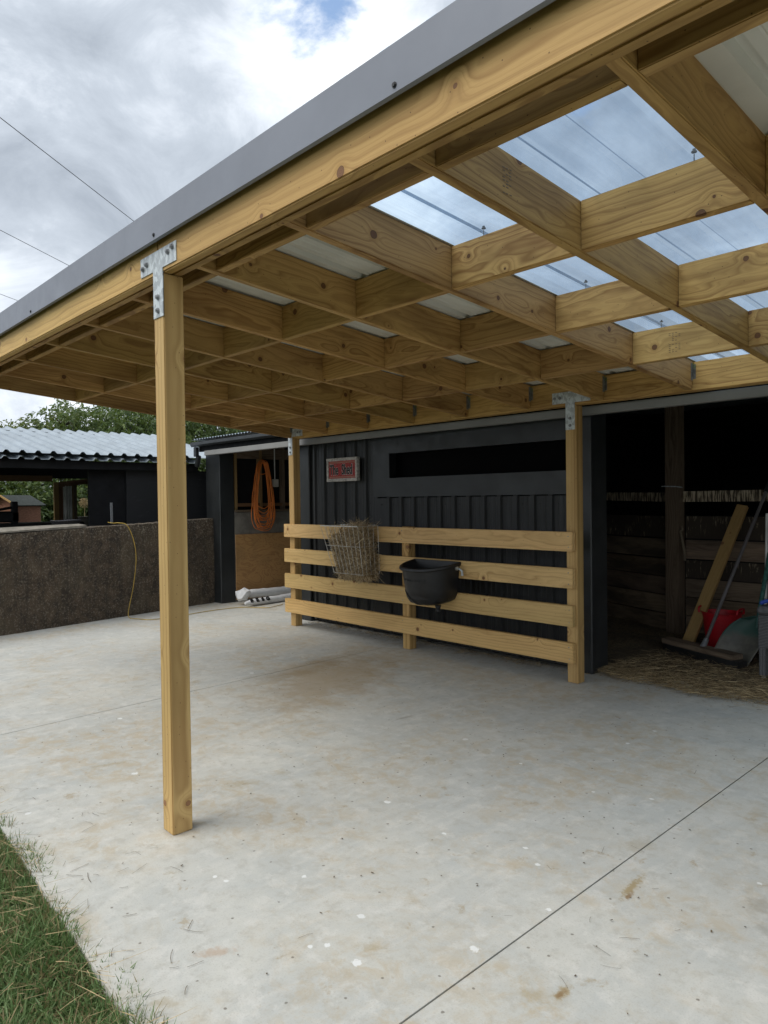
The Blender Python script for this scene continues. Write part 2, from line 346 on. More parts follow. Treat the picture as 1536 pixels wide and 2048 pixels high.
def m_oldwall():
    m = Mat('mossy_old_concrete'); v = m.obj(); k = m.math
    big = m.noise(v, 1.6, 6, .6, .4); mid = m.noise(v, 7, 7, .7, .6); fin = m.noise(v, 42, 6, .75); z = sep(m, v)[2]
    c = m.mix(m.ss(mid, .35, .65), (.040, .030, .021), (.105, .075, .048))
    c = m.mix(m.ss(big, .45, .7, 0, .7), c, (.12, .095, .06))
    c = m.mix(m.ss(m.noise(m.mapv(v, (5, 5, .45)), 2.2, 6, .65), .44, .66, 0, .6), c, (.03, .025, .02))
    top = m.ss(z, 1.0, 1.24)
    c = m.mix(k('MULTIPLY', m.ss(fin, .52, .62), k('ADD', .4, k('MULTIPLY', top, .6))), c, (.33, .29, .23))
    vo = m.n('ShaderNodeTexVoronoi'); m.l(v, vo.inputs['Vector']); vo.inputs['Scale'].default_value = 45
    c = m.mix(k('MULTIPLY', m.ss(vo.outputs['Distance'], .3, .12), m.ss(mid, .5, .62)), c, (.22, .20, .17))
    m.bump(k('ADD', k('MULTIPLY', fin, .7), mid), .9, .02)
    return m.done(c, .93)
M_wall = m_oldwall()
def m_ply():
    m = Mat('plywood_sheet'); v = m.obj(); k = m.math
    n = m.noise(m.mapv(v, (1, 2.2, 5)), 1.1, 4, .5, .8)
    f = k('FRACT', k('MULTIPLY', n, 9))
    c = m.mix(m.ss(f, .55, .95, 0, .6), (.40, .225, .085), (.24, .12, .045))
    c = m.mix(m.ss(m.noise(v, 3, 5), .45, .7, 0, .5), c, (.23, .14, .06))
    m.bump(n, .1, .005); return m.done(c, .6)
M_ply = m_ply()
def m_blackply():
    m = Mat('weathered_black_ply'); v = m.obj()
    n = m.noise(m.mapv(v, (2, 3, 22)), 1.3, 5, .6, 1.2)
    c = m.mix(m.ss(n, .58, .75, 0, .5), (.012, .013, .015), (.06, .064, .07))
    return m.done(c, .65)
M_blackply = m_blackply()
def m_sign():
    m = Mat('painted_sign_face'); v = m.obj(); k = m.math
    n = m.noise(m.mapv(v, (60, 1, 24)), 1, 4, .6, .3)
    c = m.mix(m.ss(n, .56, .64), (.34, .016, .016), (.06, .016, .014))
    n2 = m.noise(v, 70, 2)
    c = m.mix(m.ss(n2, .62, .70), c, (.26, .22, .14))
    return m.done(c, .6)
M_sign = m_sign()
M_frame = plain('whitewashed_frame', (.42, .40, .37), .75, 0, .35, 40, .2)
def m_chew():
    m = Mat('gnawed_rail'); v = m.obj()
    n = m.noise(m.mapv(v, (48, 3.5, 3.5)), 1.0, 5, .7, .15)
    c = m.mix(m.ss(n, .47, .56), (.06, .045, .03), (.48, .40, .28))
    m.bump(n, .6, .01); return m.done(c, .9)
M_chew = m_chew()
def m_chew2():
    m = Mat('scratched_board'); v = m.obj()
    n = m.noise(m.mapv(v, (55, 6, 6)), 1.0, 4, .7, .2); b = m.noise(v, 2.3, 4)
    f = m.math('MULTIPLY', m.ss(n, .56, .64), m.ss(b, .42, .55))
    c = m.mix(f, (.045, .034, .024), (.30, .25, .17))
    return m.done(c, .9)
M_chew2 = m_chew2()
def m_wicker():
    m = Mat('grey_wicker'); v = m.obj()
    w = m.n('ShaderNodeTexWave', bands_direction='Z'); m.l(v, w.inputs['Vector']); w.inputs['Scale'].default_value = 26; w.inputs['Distortion'].default_value = 1.5; w.inputs['Detail Scale'].default_value = 3
    c = m.mix(w.outputs['Fac'], (.04, .04, .042), (.19, .19, .195)); m.bump(w.outputs['Fac'], .8, .006); return m.done(c, .6)
M_wicker = m_wicker()
def m_shovel():
    m = Mat('green_plastic_dusted'); v = m.obj(); z = sep(m, v)[2]
    n = m.noise(v, 9, 5, .6)
    f = m.ss(m.math('ADD', z, m.math('MULTIPLY', n, .16)), .38, .30)
    c = m.mix(m.math('MULTIPLY', f, .9), (.04, .10, .082), m.mix(m.ss(n, .4, .6), (.115, .105, .09), (.165, .15, .125)))
    return m.done(c, .5)
M_shovel = m_shovel()
M_green = plain('green_handle', (.035, .12, .10), .5, 0, .4, 30)
def m_leaf(name, a, b, c3):
    m = Mat(name); g = m.n('ShaderNodeNewGeometry'); r = g.outputs['Random Per Island']
    n = m.noise(m.obj(), .9, 3)
    c = m.ramp(m.math('ADD', m.math('MULTIPLY', r, .6), m.math('MULTIPLY', n, .5)), [(.15, tuple(q*1.35 for q in a)), (.5, tuple(q*1.35 for q in b)), (.9, tuple(min(.9, q*1.35) for q in c3))])
    m.l(c, m.b.inputs['Base Color'])
    tr = m.n('ShaderNodeBsdfTranslucent'); m.l(m.mix(.5, c, (.25, .32, .05)), tr.inputs[0])
    mx = m.n('ShaderNodeMixShader'); mx.inputs[0].default_value = .3; m.l(m.b.outputs[0], mx.inputs[1]); m.l(tr.outputs[0], mx.inputs[2])
    m.l(mx.outputs[0], m.out.inputs[0]); m.b.inputs['Roughness'].default_value = .5; return m.m
M_leafA = m_leaf('willowy_leaf', (.022, .045, .014), (.055, .095, .025), (.13, .17, .05))
M_leafB = m_leaf('yellow_green_leaf', (.05, .075, .022), (.11, .14, .04), (.20, .22, .08))
M_leafC = m_leaf('dark_leaf', (.012, .028, .012), (.03, .055, .02), (.06, .10, .035))
M_bark = plain('bark', (.07, .055, .04), .95, 0, .4, 12, .6)
def m_grass():
    m = Mat('grass_blade'); g = m.n('ShaderNodeNewGeometry'); r = g.outputs['Random Per Island']
    n = m.noise(m.obj(), 4.5, 3)
    dry = m.math('MULTIPLY', m.ss(m.math('ADD', r, m.math('MULTIPLY', n, .8)), 1.12, 1.25), .9)
    c = m.ramp(r, [(0, (.08, .15, .045)), (.5, (.165, .265, .09)), (1, (.29, .37, .17))])
    c = m.mix(dry, c, (.30, .235, .12)); m.l(c, m.b.inputs['Base Color'])
    tr = m.n('ShaderNodeBsdfTranslucent'); m.l(c, tr.inputs[0])
    mx = m.n('ShaderNodeMixShader'); mx.inputs[0].default_value = .3; m.l(m.b.outputs[0], mx.inputs[1]); m.l(tr.outputs[0], mx.inputs[2])
    m.l(mx.outputs[0], m.out.inputs[0]); m.b.inputs['Roughness'].default_value = .55; return m.m
M_grass = m_grass()
def m_lawn():
    m = Mat('lawn_ground'); v = m.obj(); n = m.noise(v, 3, 8, .7); n2 = m.noise(v, 60, 5, .7)
    c = m.mix(m.ss(n, .4, .6), (.045, .075, .025), (.09, .10, .045)); c = m.mix(m.ss(n2, .45, .65, 0, .6), c, (.02, .028, .012))
    m.bump(n2, .8, .03); return m.done(c, .95)
M_lawn = m_lawn()

# ------------------------------------------------------------------ helpers
def tag(o, label=None, cat=None, group=None, kind=None):
    if label: o['label'] = label
    if cat: o['category'] = cat
    if group: o['group'] = group
    if kind: o['kind'] = kind
    return o
def empty(name, loc, label, cat, group=None, rz=0):
    o = bpy.data.objects.new(name, None); col.objects.link(o); o.location = loc; o.rotation_euler = (0, 0, rz); o.empty_display_size = .2
    return tag(o, label, cat, group)
def world_parent(o, p):
    if p is None: return
    # all roots are built before anything moves: compute their matrix by hand
    mw = Matrix.Identity(4); q = p
    while q is not None:
        mw = q.matrix_basis @ mw if q.parent is None else (q.matrix_parent_inverse @ q.matrix_basis) @ mw
        q = q.parent
    o.parent = p; o.matrix_parent_inverse = mw.inverted()
def link(name, me, mat, parent=None):
    o = bpy.data.objects.new(name, me); col.objects.link(o)
    if mat: me.materials.append(mat)
    world_parent(o, parent); return o
def from_bm(name, bm, mat, parent=None, smooth=False):
    me = bpy.data.meshes.new(name)
    bmesh.ops.recalc_face_normals(bm, faces=bm.faces)
    bm.to_mesh(me); bm.free()
    if smooth:
        for p in me.polygons: p.use_smooth = True
        try: me.set_sharp_from_angle(angle=R(35))
        except Exception: pass
    return link(name, me, mat, parent)
def frame(ax, ay=None):
    ax = Vector(ax).normalized()
    up = Vector(ay) if ay is not None else (Vector((0, 0, 1)) if abs(ax.z) < .95 else Vector((0, 1, 0)))
    az = ax.cross(up).normalized(); ay2 = az.cross(ax).normalized()
    return Matrix((ax, ay2, az)).transposed()
def box_bm(sx, sy, sz, bev=.003, bm=None, c=(0, 0, 0), rot=None, seg=1):
    b = bmesh.new(); bmesh.ops.create_cube(b, size=1)
    for v in b.verts: v.co = Vector((v.co.x*sx, v.co.y*sy, v.co.z*sz))
    if bev: bmesh.ops.bevel(b, geom=b.edges[:], offset=min(bev, sx/3, sy/3, sz/3), segments=seg, affect='EDGES')
    for v in b.verts: v.co = (rot @ v.co if rot is not None else v.co) + Vector(c)
    if bm is None: return b
    me = bpy.data.meshes.new('t'); b.to_mesh(me); b.free(); bm.from_mesh(me); bpy.data.meshes.remove(me); return bm
def box(name, lo, hi, mat, parent=None, bev=.003, label=None):
    lo = Vector(lo); hi = Vector(hi); s = hi-lo
    o = from_bm(name, box_bm(s.x, s.y, s.z, bev), mat, None); o.location = (lo+hi)/2
    if parent is not None: world_parent(o, parent)
    if label: o['label'] = label
    return o
def timber(name, p0, p1, w, h, mat, parent=None, up=None, bev=.004):
    """board from p0 to p1 (centre line); h along up, w across; local X is the length"""
    p0, p1 = Vector(p0), Vector(p1); L = (p1-p0).length
    fr = frame(p1-p0, up)      # X length, Y up, Z side
    b = box_bm(L, h, w, bev, seg=2)
    o = from_bm(name, b, mat, None); mw = fr.to_4x4(); mw.translation = (p0+p1)/2
    o.matrix_basis = mw
    if parent is not None: world_parent(o, parent)
    return o
def tube(bm, pts, r, n=6, caps=True):
    pts = [Vector(p) for p in pts]; rr = r if isinstance(r, (list, tuple)) else [r]*len(pts)
    rings = []; T0 = (pts[1]-pts[0]).normalized()
    N = T0.cross(Vector((0, 0, 1)) if abs(T0.z) < .9 else Vector((0, 1, 0))).normalized()
    for i, p in enumerate(pts):
        t = (pts[min(i+1, len(pts)-1)]-pts[max(i-1, 0)]).normalized()
        N = (N-t*N.dot(t))
        N = N.normalized() if N.length > 1e-6 else t.orthogonal().normalized()
        B = t.cross(N)
        rings.append([bm.verts.new(p+(N*math.cos(2*math.pi*k/n)+B*math.sin(2*math.pi*k/n))*rr[i]) for k in range(n)])
    for a, b in zip(rings, rings[1:]):
        for k in range(n): bm.faces.new((a[k], a[(k+1) % n], b[(k+1) % n], b[k]))
    if caps:
        bm.faces.new(rings[0][::-1]); bm.faces.new(rings[-1])
    return bm
def catmull(P, n=8):
    P = [Vector(p) for p in P]; out = []
    for i in range(len(P)-1):
        a, b, c, d = P[max(i-1, 0)], P[i], P[i+1], P[min(i+2, len(P)-1)]
        for k in range(n):
            t = k/n; out.append(.5*((2*b)+(c-a)*t+(2*a-5*b+4*c-d)*t*t+(3*b-a-3*c+d)*t**3))
    out.append(P[-1]); return out
def extrude_profile(name, prof, axis_pts, mat, parent=None):
    """prof: list of (s, d); axis_pts(s, d) -> (start, end) points; a thin folded sheet with real thickness"""
    bm = bmesh.new(); A = []; B = []
    for s, d in prof:
        a, b = axis_pts(s, d); A.append(bm.verts.new(a)); B.append(bm.verts.new(b))
    for i in range(len(prof)-1): bm.faces.new((A[i], A[i+1], B[i+1], B[i]))
    o = from_bm(name, bm, mat, parent)
    return o
def rib_profile(x0, x1, pitch=.19, depth=.028, top=.026, base=.05, phase=0., swage=True):
    pts = [(x0, 0.)]; k = math.ceil((x0-phase+base)/pitch)
    while True:
        c = phase+k*pitch; k += 1
        if c+base/2 > x1: break
        if c-base/2 < x0: continue
        pts += [(c-base/2, 0.), (c-top/2, depth), (c+top/2, depth), (c+base/2, 0.)]
        if swage:
            for q in (.36, .64):
                m = c+pitch*q
                if m+.01 < x1: pts += [(m-.006, 0.), (m, .0035), (m+.006, 0.)]
    pts.append((x1, 0.)); return pts
def mesh_np(name, V, F, mat, parent=None):
    me = bpy.data.meshes.new(name)
    V = np.asarray(V, dtype=np.float32).reshape(-1, 3); F = np.asarray(F, dtype=np.int32); k = F.shape[1]
    me.vertices.add(len(V)); me.vertices.foreach_set('co', V.ravel())
    me.loops.add(F.size); me.loops.foreach_set('vertex_index', F.ravel())
    me.polygons.add(len(F)); me.polygons.foreach_set('loop_start', np.arange(len(F), dtype=np.int32)*k)
    me.polygons.foreach_set('loop_total', np.full(len(F), k, dtype=np.int32))
    me.update(calc_edges=True); me.validate()
    return link(name, me, mat, parent)
def strands(P, D, L, Wd, curl, seg=3, droop=None):
    """ribbons: P base (n,3), D direction (n,3), L length, Wd width -> V, F (quads)"""
    n = len(P); D = D/np.linalg.norm(D, axis=1, keepdims=True)
    side = np.cross(D, rng.normal(size=(n, 3))); side /= np.linalg.norm(side, axis=1, keepdims=True)
    bend = np.cross(D, side)
    V = []
    for s in range(seg+1):
        t = s/seg
        c = P+D*(L*t)[:, None]+bend*((curl*L)*t*t)[:, None]
        if droop is not None: c = c + np.array([0, 0, -1.])*((droop*L)*t*t)[:, None]
        w = Wd*(1-.75*t**2) if s < seg else Wd*.15
        V += [c-side*(w/2)[:, None], c+side*(w/2)[:, None]]
    V = np.stack(V, 1)            # n, 2(seg+1), 3
    base = (np.arange(n)*2*(seg+1))[:, None]
    F = np.concatenate([base+np.array([[2*s, 2*s+1, 2*s+3, 2*s+2]]) for s in range(seg)], 0)
    return V.reshape(-1, 3), F
def lathe(bm, prof, c=(0, 0, 0), n=32, sx=1, sy=1, close=False):
    rings = []
    for r, z in prof: rings.append([bm.verts.new((c[0]+r*sx*math.cos(2*math.pi*k/n), c[1]+r*sy*math.sin(2*math.pi*k/n), c[2]+z)) for k in range(n)])
    for a, b in zip(rings, rings[1:]):
        for k in range(n): bm.faces.new((a[k], a[(k+1) % n], b[(k+1) % n], b[k]))
    bm.faces.new(rings[-1]) if close else None
    return rings
def text_mesh(name, body, size, mat, parent, origin, xdir, ydir, sx=1., bold=.0, depth=.001):
    cu = bpy.data.curves.new('txt', 'FONT'); cu.body = body; cu.size = size; cu.extrude = depth; cu.offset = bold
    o = bpy.data.objects.new('txt', cu); col.objects.link(o)
    bpy.context.view_layer.update()
    me = bpy.data.meshes.new_from_object(o.evaluated_get(bpy.context.evaluated_depsgraph_get()))
    bpy.data.objects.remove(o); bpy.data.curves.remove(cu)
    xd = Vector(xdir).normalized(); yd = Vector(ydir).normalized(); zd = xd.cross(yd)
    mm = Matrix((xd*sx, yd, zd)).transposed().to_4x4(); mm.translation = Vector(origin)
    me.transform(mm); me.materials.clear()
    return link(name, me, mat, parent)

# ------------------------------------------------------------------ the ground
g = bmesh.new()
for v in [(-400, -400, -.05), (400, -400, -.05), (400, 400, -.05), (-400, 400, -.05)]: g.verts.new(v)
g.verts.ensure_lookup_table(); g.faces.new(g.verts); tag(from_bm('ground', g, M_lawn), kind='structure')
# slab in three pours with open saw-cut joints between them
def jx1(y): return -1.456-.0205*y
def jx2(y): return -5.06-.065*y
def fe(x):    # front edge of the slab
    return .845-.058*(x+2.0) if x > -6 else 1.077-.30*(x+6)
bm = bmesh.new(); GAP = .0035
def pour(xa, xb, ya, yb, n=14):
    """closed slab between two edge curves xa(y), xb(y)"""
    ys = np.linspace(0, 1, n); L = []; Rr = []
    for t in ys:
        for arr, fx in ((L, xa), (Rr, xb)):
            y0 = fe(fx(1.0))+random.uniform(-.004, .004)*0; y = y0+(yb-y0)*t
            arr.append((fx(y), y))
    for z in (0.,):
        a = [bm.verts.new((x, y, z)) for x, y in L]; b = [bm.verts.new((x, y, z)) for x, y in Rr]
        a2 = [bm.verts.new((x, y, -.10)) for x, y in L]; b2 = [bm.verts.new((x, y, -.10)) for x, y in Rr]
        for i in range(n-1):
            bm.faces.new((a[i], b[i], b[i+1], a[i+1])); bm.faces.new((a2[i], a[i], a[i+1], a2[i+1])); bm.faces.new((b[i], b2[i], b2[i+1], b[i+1]))
        bm.faces.new((a2[0], b2[0], b[0], a[0])); bm.faces.new((a[-1], b[-1], b2[-1], a2[-1]))
pour(lambda y: jx1(y)+GAP, lambda y: 5.0, 0, 12)
pour(lambda y: jx2(y)+GAP, lambda y: jx1(y)-GAP, 0, 12)
pour(lambda y: -10.3, lambda y: jx2(y)-GAP, 0, 12)
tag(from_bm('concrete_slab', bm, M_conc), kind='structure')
box('joint_bed', (-10.2, 1.3, -.10), (4.9, 11.9, -.03), M_dirt, None, 0); tag(bpy.data.objects['joint_bed'], kind='structure')

# grass along the slab
def grass():
    n = 62000
    x = rng.uniform(-6.5, 1.2, n*2); d = rng.exponential(.35, n*2)
    # keep the part that the bottom left corner of the view needs densest
    y = np.array([fe(a) for a in x])-d+.04+rng.normal(0, .010, n*2)+.028*np.sin(x*5.3)+.018*np.sin(x*13.1)
    keep = (d < 1.6) & ((x > -4.6) & (x < -1.5) | (rng.random(n*2) < .25)); x = x[keep]; y = y[keep]; n = len(x)
    P = np.stack([x, y, np.full(n, -.05)], 1)
    clump = np.sin(x*9)*np.cos(y*8)
    D = np.stack([rng.normal(0, .55, n)+.25*np.sin(x*4), rng.normal(-.05, .45, n), np.full(n, 1.)], 1)
    L = rng.uniform(.045, .11, n)*(1+.3*clump)
    V, F = strands(P, D, L, rng.uniform(.0022, .0075, n), rng.uniform(-.5, .5, n), 3, rng.uniform(.1, .6, n))
    V[:, 2] = np.maximum(V[:, 2], -.05)
    tag(mesh_np('grass', V, F, M_grass), 'rough green grass creeping over the slab edge', 'grass', kind='stuff')
    n = 420
    x = rng.uniform(-4.5, -1.9, n); d = rng.exponential(.3, n); y = np.array([fe(a) for a in x])-d+.02
    a = rng.uniform(0, 2*math.pi, n)
    P = np.stack([x, y, rng.uniform(0.01, .05, n)], 1); D = np.stack([np.cos(a), np.sin(a), rng.normal(0, .15, n)], 1)
    V, F = strands(P, D, rng.uniform(.05, .16, n), rng.uniform(.0014, .0026, n), rng.uniform(-.3, .3, n), 3)
    V[:, 2] = np.maximum(V[:, 2], .004)
    tag(mesh_np('dry_grass', V, F, M_strawpale), 'dry pale stalks lying on the green grass', 'dry grass', kind='stuff')
grass()
# litter of stalks and chips on the slab
def litter():
    Vs = []; Fs = []; off = 0
    def add(n, xr, yr, L, Wd, z=.003, dens=None):
        nonlocal off
        x = rng.uniform(*xr, n); y = rng.uniform(*yr, n)
        if dens is not None:
            k = rng.random(n) < dens(x, y); x = x[k]; y = y[k]; n = len(x)
        a = rng.uniform(0, 2*math.pi, n)
        P = np.stack([x, y, np.full(n, z)+rng.uniform(0, .002, n)], 1); D = np.stack([np.cos(a), np.sin(a), np.zeros(n)], 1)
        ln = rng.uniform(*L, n); w = rng.uniform(*Wd, n)
        side = np.stack([-np.sin(a), np.cos(a), np.zeros(n)], 1); cu = rng.normal(0, .18, n)
        V = []
        for s in range(4):
            t = s/3; c = P+D*(ln*t)[:, None]+side*(cu*ln*t*t)[:, None]
            c[:, 2] += rng.uniform(0, .003, n)
            V += [c-side*(w/2)[:, None], c+side*(w/2)[:, None]]
        V = np.stack(V, 1).reshape(-1, 3); b = (np.arange(n)*8)[:, None]
        F = np.concatenate([b+np.array([[2*s, 2*s+1, 2*s+3, 2*s+2]]) for s in range(3)], 0)+off
        off += len(V); Vs.append(V); Fs.append(F)
    add(110, (-6.5, -.6), (1.0, 5.0), (.015, .07), (.001, .002))
    add(170, (-4.2, -2.0), (.9, 1.6), (.02, .09), (.001, .0022), dens=lambda x, y: np.clip(1.2-(y-.9)*2.2, 0, 1)*.6)
    add(200, (-6.5, -.8), (1.1, 5.0), (.004, .012), (.003, .007))
    tag(mesh_np('slab_litter', np.concatenate(Vs), np.concatenate(Fs), plain('twig', (.10, .075, .045), .9, 0, .5, 30)), 'loose stalks and twig chips scattered over the concrete', 'litter', kind='stuff')
litter()

# ------------------------------------------------------------------ the pergola
XJ0, SJ = -.899, .6848
SL = -.0933
def zj(y): return 2.549+SL*(y-1.70)      # underside of the joists
JH = .200
XL, XR = -7.107, 1.20
YF, YB = 1.4775, 5.045
PW = .0967
per = empty('pergola', (-3.07, 1.53, 0), 'new pine pergola roof with crossing joists, on posts over the concrete yard', 'pergola')
XF = -3.026
timber('post', (XF-PW/2, YF+PW/2, 0.0), (XF-PW/2, YF+PW/2, 2.514), PW, PW, M_post, per, (0, 1, 0))
for xr in (-3.207, -7.047):
    timber('post', (xr-PW/2, YB+PW/2, 0.0), (xr-PW/2, YB+PW/2, 2.229), PW, PW, M_post, per, (0, 1, 0))
# front beam: two plies, each jointed over the post
zb0, zb1 = 2.517, 2.752
for y in (YF+.0225, YF+.0705):
    jn = -3.075 if y < 1.52 else -3.055
    timber('beam', (XL, y, (zb0+zb1)/2), (jn-.001, y, (zb0+zb1)/2), .045, zb1-zb0, M_beam if y < 1.52 else M_pine, per, bev=.006)
    timber('beam', (jn+.001, y, (zb0+zb1)/2), (XR, y, (zb0+zb1)/2), .045, zb1-zb0, M_beam if y < 1.52 else M_pine, per, bev=.006)
timber('beam', (-7.15, YB+.045, 2.2305+.1), (XR, YB+.045, 2.2305+.1), .090, .200, M_pine, per, bev=.006)
y0, y1 = YF+.0935, YB-.001
rows = [1.70, 2.536, 3.373, 4.209]
JS = list(range(-3, 10))
for j in JS:
    xc = XJ0-SJ*j-.0225
    timber('joist', (xc, y0, zj(y0)+JH/2), (xc, y1, zj(y1)+JH/2), .045, JH, M_pine, per)
    if j < 9:
        for k, yk in enumerate(rows):
            xa, xb = XJ0-SJ*(j+1)+.0005, XJ0-SJ*j-.0455
            yc = yk+.0225
            timber('blocking', (xa, yc, zj(yc)+JH/2+.0015), (xb, yc, zj(yc)+JH/2+.0015), .045, JH-.004, M_pine, per, bev=.003)
# joist hangers at the back beam
hm = bmesh.new()
pl = [(-.030, -.005), (.030, -.005)]
for s in (-1, 1):
    box_bm(.022, .0016, .10, 0, hm, (s*.0345, -.0008, .10)); box_bm(.0016, .028, .12, 0, hm, (s*.0236, -.015, .10))
    for q in range(3): box_bm(.007, .003, .007, .001, hm, (s*.036, -.003, .07+q*.03))
hme = bpy.data.meshes.new('joist_hanger'); hm.to_mesh(hme); hm.free(); hme.materials.append(galv('dull_hanger_zinc', (.20, .20, .18), 55, .5, .2))
dab = bmesh.new()
random.seed(4)
for q in range(5):
    a = Vector((random.uniform(-.012, .034), -.0045, .08+q*.014)); tube(dab, [a, a+Vector((random.uniform(-.015, .012), 0, .014)), a+Vector((.006, 0, .022))], .0022, 5)
dme = bpy.data.meshes.new('paint_mark'); dab.to_mesh(dme); dab.free(); dme.materials.append(plain('green_marker', (.16, .26, .02), .6))
for j in JS:
    h = bpy.data.objects.new('joist_hanger', hme); col.objects.link(h); h.location = (XJ0-SJ*j-.0225, YB-.0005, 2.262); world_parent(h, per)
    d_ = bpy.data.objects.new('paint_mark', dme); col.objects.link(d_); d_.location = (XJ0-SJ*j-.0225+.006, YB-.0005, 2.262); world_parent(d_, h)
# roof sheets
def zr(y): return zj(y)+JH+.004
def roof_sheet(name, xa, xb, mat, lift=0., ya=1.462, yb_=5.33):
    pr = rib_profile(xa, xb, .19, .029, .026, .054, -.80) if mat is M_white else rib_profile(xa, xb, .19, .034, .040, .094, -.80, False)
    o = extrude_profile(name, pr, lambda s, d: ((s, ya, zr(ya)+d+lift), (s, yb_, zr(yb_)+d+lift)), mat, per); return o
roof_sheet('roof_sheet', -7.12, -4.68, M_white); roof_sheet('roof_sheet', -4.72, -2.262, M_white, .0015)
roof_sheet('roof_sheet', -.905, 1.2, M_white, .0)
roof_sheet('clear_roof_sheet', -2.30, -.88, M_poly, .003)
# fascia flashing: face, drip lip and a cap folded over the sheets
fl = bmesh.new()
prf = [(1.452, 2.648), (1.440, 2.652), (1.440, 2.790), (1.60, 2.793)]
A = []; B = []
for y, z in prf: A.append(fl.verts.new((XL-.03, y, z))); B.append(fl.verts.new((XR, y, z)))
for i in range(3): fl.faces.new((A[i], A[i+1], B[i+1], B[i]))
flo = from_bm('fascia_flashing', fl, M_fascia, per)
md = flo.modifiers.new('s', 'SOLIDIFY'); md.thickness = .0012; md.offset = 1
def screw(name, loc, nrm, r, mat, parent, l=.006):
    b = bmesh.new(); n = Vector(nrm).normalized(); p = Vector(loc); tube(b, [p, p+n*l*.35], r*1.5, 10); tube(b, [p+n*l*.35, p+n*l], r, 6); return from_bm(name, b, mat, parent)
for x in (-6.3, -4.718, -3.029, -1.494, .1): screw('screw', (x, 1.439, 2.672), (0, -1, 0), .006, M_rubber, per)
for k, yk in enumerate(rows[1:]):
    for x in (-2.13, -1.94, -1.18, -.99):
        if (k, x) in ((1, -1.94),): continue
        b = bmesh.new(); tube(b, [(x+.04, yk+.02, zj(yk)+JH-.005), (x+.04, yk+.02, zj(yk)+JH+.028)], .002, 6)
        tube(b, [(x+.04, yk+.02, zj(yk)+JH+.034), (x+.04, yk+.02, zj(yk)+JH+.038)], .010, 10); tube(b, [(x+.04, yk+.02, zj(yk)+JH+.038), (x+.04, yk+.02, zj(yk)+JH+.046)], .006, 6)
        from_bm('roof_screw', b, M_rubber, per)
# galvanised T plates with bolts
def plate(x0, x1, za, zb_, vx0, vx1, vz0, y, bolts, parent):
    b = bmesh.new()
    P = [(x0, za), (vx0, za), (vx0, vz0), (vx1, vz0), (vx1, za), (x1, za), (x1, zb_), (x0, zb_)] if x1 > vx1+.01 and x0 < vx0-.01 else [(vx0, za), (vx0, vz0), (vx1, vz0), (vx1, za), (x1, za), (x1, zb_), (vx0, zb_)]
    F = [b.verts.new((x, y, z)) for x, z in P]; Bk = [b.verts.new((x, y+.004, z)) for x, z in P]
    b.faces.new(F); b.faces.new(Bk[::-1])
    for i in range(len(P)): b.faces.new((F[i], F[(i+1) % len(P)], Bk[(i+1) % len(P)], Bk[i]))
    o = from_bm('tee_bracket', b, M_galv, parent)
    for x, z in bolts:
        bb = bmesh.new(); tube(bb, [(x, y, z), (x, y-.003, z)], .013, 12); tube(bb, [(x, y-.003, z), (x, y-.011, z)], .0095, 6); tube(bb, [(x, y-.011, z), (x, y-.0135, z)], .005, 8)
        from_bm('bolt', bb, M_bolt, o)
plate(-3.243, -2.893, 2.537, 2.622, -3.116, -3.026+.004, 2.325, YF-.0045, [(-3.215, 2.572), (-3.175, 2.583), (-2.965, 2.590), (-2.925, 2.602), (-3.07, 2.415), (-3.07, 2.355)], per)
plate(-3.425, -3.075, 2.252, 2.342, -3.300, -3.216, 2.036, YB-.0045, [(-3.40, 2.297), (-3.352, 2.297), (-3.115, 2.297), (-3.258, 2.128), (-3.258, 2.070)], per)
plate(-7.12, -6.86, 2.252, 2.342, -7.142, -7.060, 2.036, YB-.0045, [(-6.90, 2.297), (-6.95, 2.297), (-7.10, 2.128), (-7.10, 2.070)], per)
M_stamp = plain('faded_stamp_ink', (.14, .095, .05), .7)
# mill stamps on two timbers: small ink strokes, not legible in the photo either
for (x, y, zc, wd) in ((XJ0-SJ+.0007, 2.05, 2.60, .10), ):
    b = bmesh.new()
    for q in range(9):
        for w in range(3):
            if random.random() < .75: box_bm(.0006, .012, .004, 0, b, (x, y+w*.018+random.uniform(-.002, .002), zj(y)+.05+q*.011))
    from_bm('ink_stamp', b, M_stamp, per)
b = bmesh.new()
for q in range(11):
    for w in range(4):
        if random.random() < .6: box_bm(.011, .0006, .0035, 0, b, (-2.03+w*.02, rows[3]-.0005, zj(rows[3])+.04+q*.011))
from_bm('ink_stamp', b, M_stamp, per)

# ------------------------------------------------------------------ rail fence between the back posts
fen = empty('rail_fence', (-5.15, YB, 0), 'four pale pine rails nailed across the posts in front of the dark wall', 'fence')
timber('post', (-5.121-PW/2, YB+PW/2, 0), (-5.121-PW/2, YB+PW/2, 1.222), PW, PW, M_post, fen, (0, 1, 0))
RZ = [(1.062, 1.218), (.765, .926), (.459, .628), (.164, .327)]
nb = bmesh.new()
for i, (a, b_) in enumerate(RZ):
    r_ = timber('rail', (-7.20, YB-.0235, (a+b_)/2), (-3.222, YB-.0235, (a+b_)/2), .045, b_-a, M_rail, fen, bev=.004)
    nb = bmesh.new()
    for x in (-7.12, -5.17, -3.255):
        for z in (a+.035, b_-.035):
            tube(nb, [(x+random.uniform(-.008, .008), YB-.046, z), (x, YB-.0475, z)], .0042, 8)
    no = from_bm('nails', nb, M_bolt, r_); no['kind'] = 'stuff'

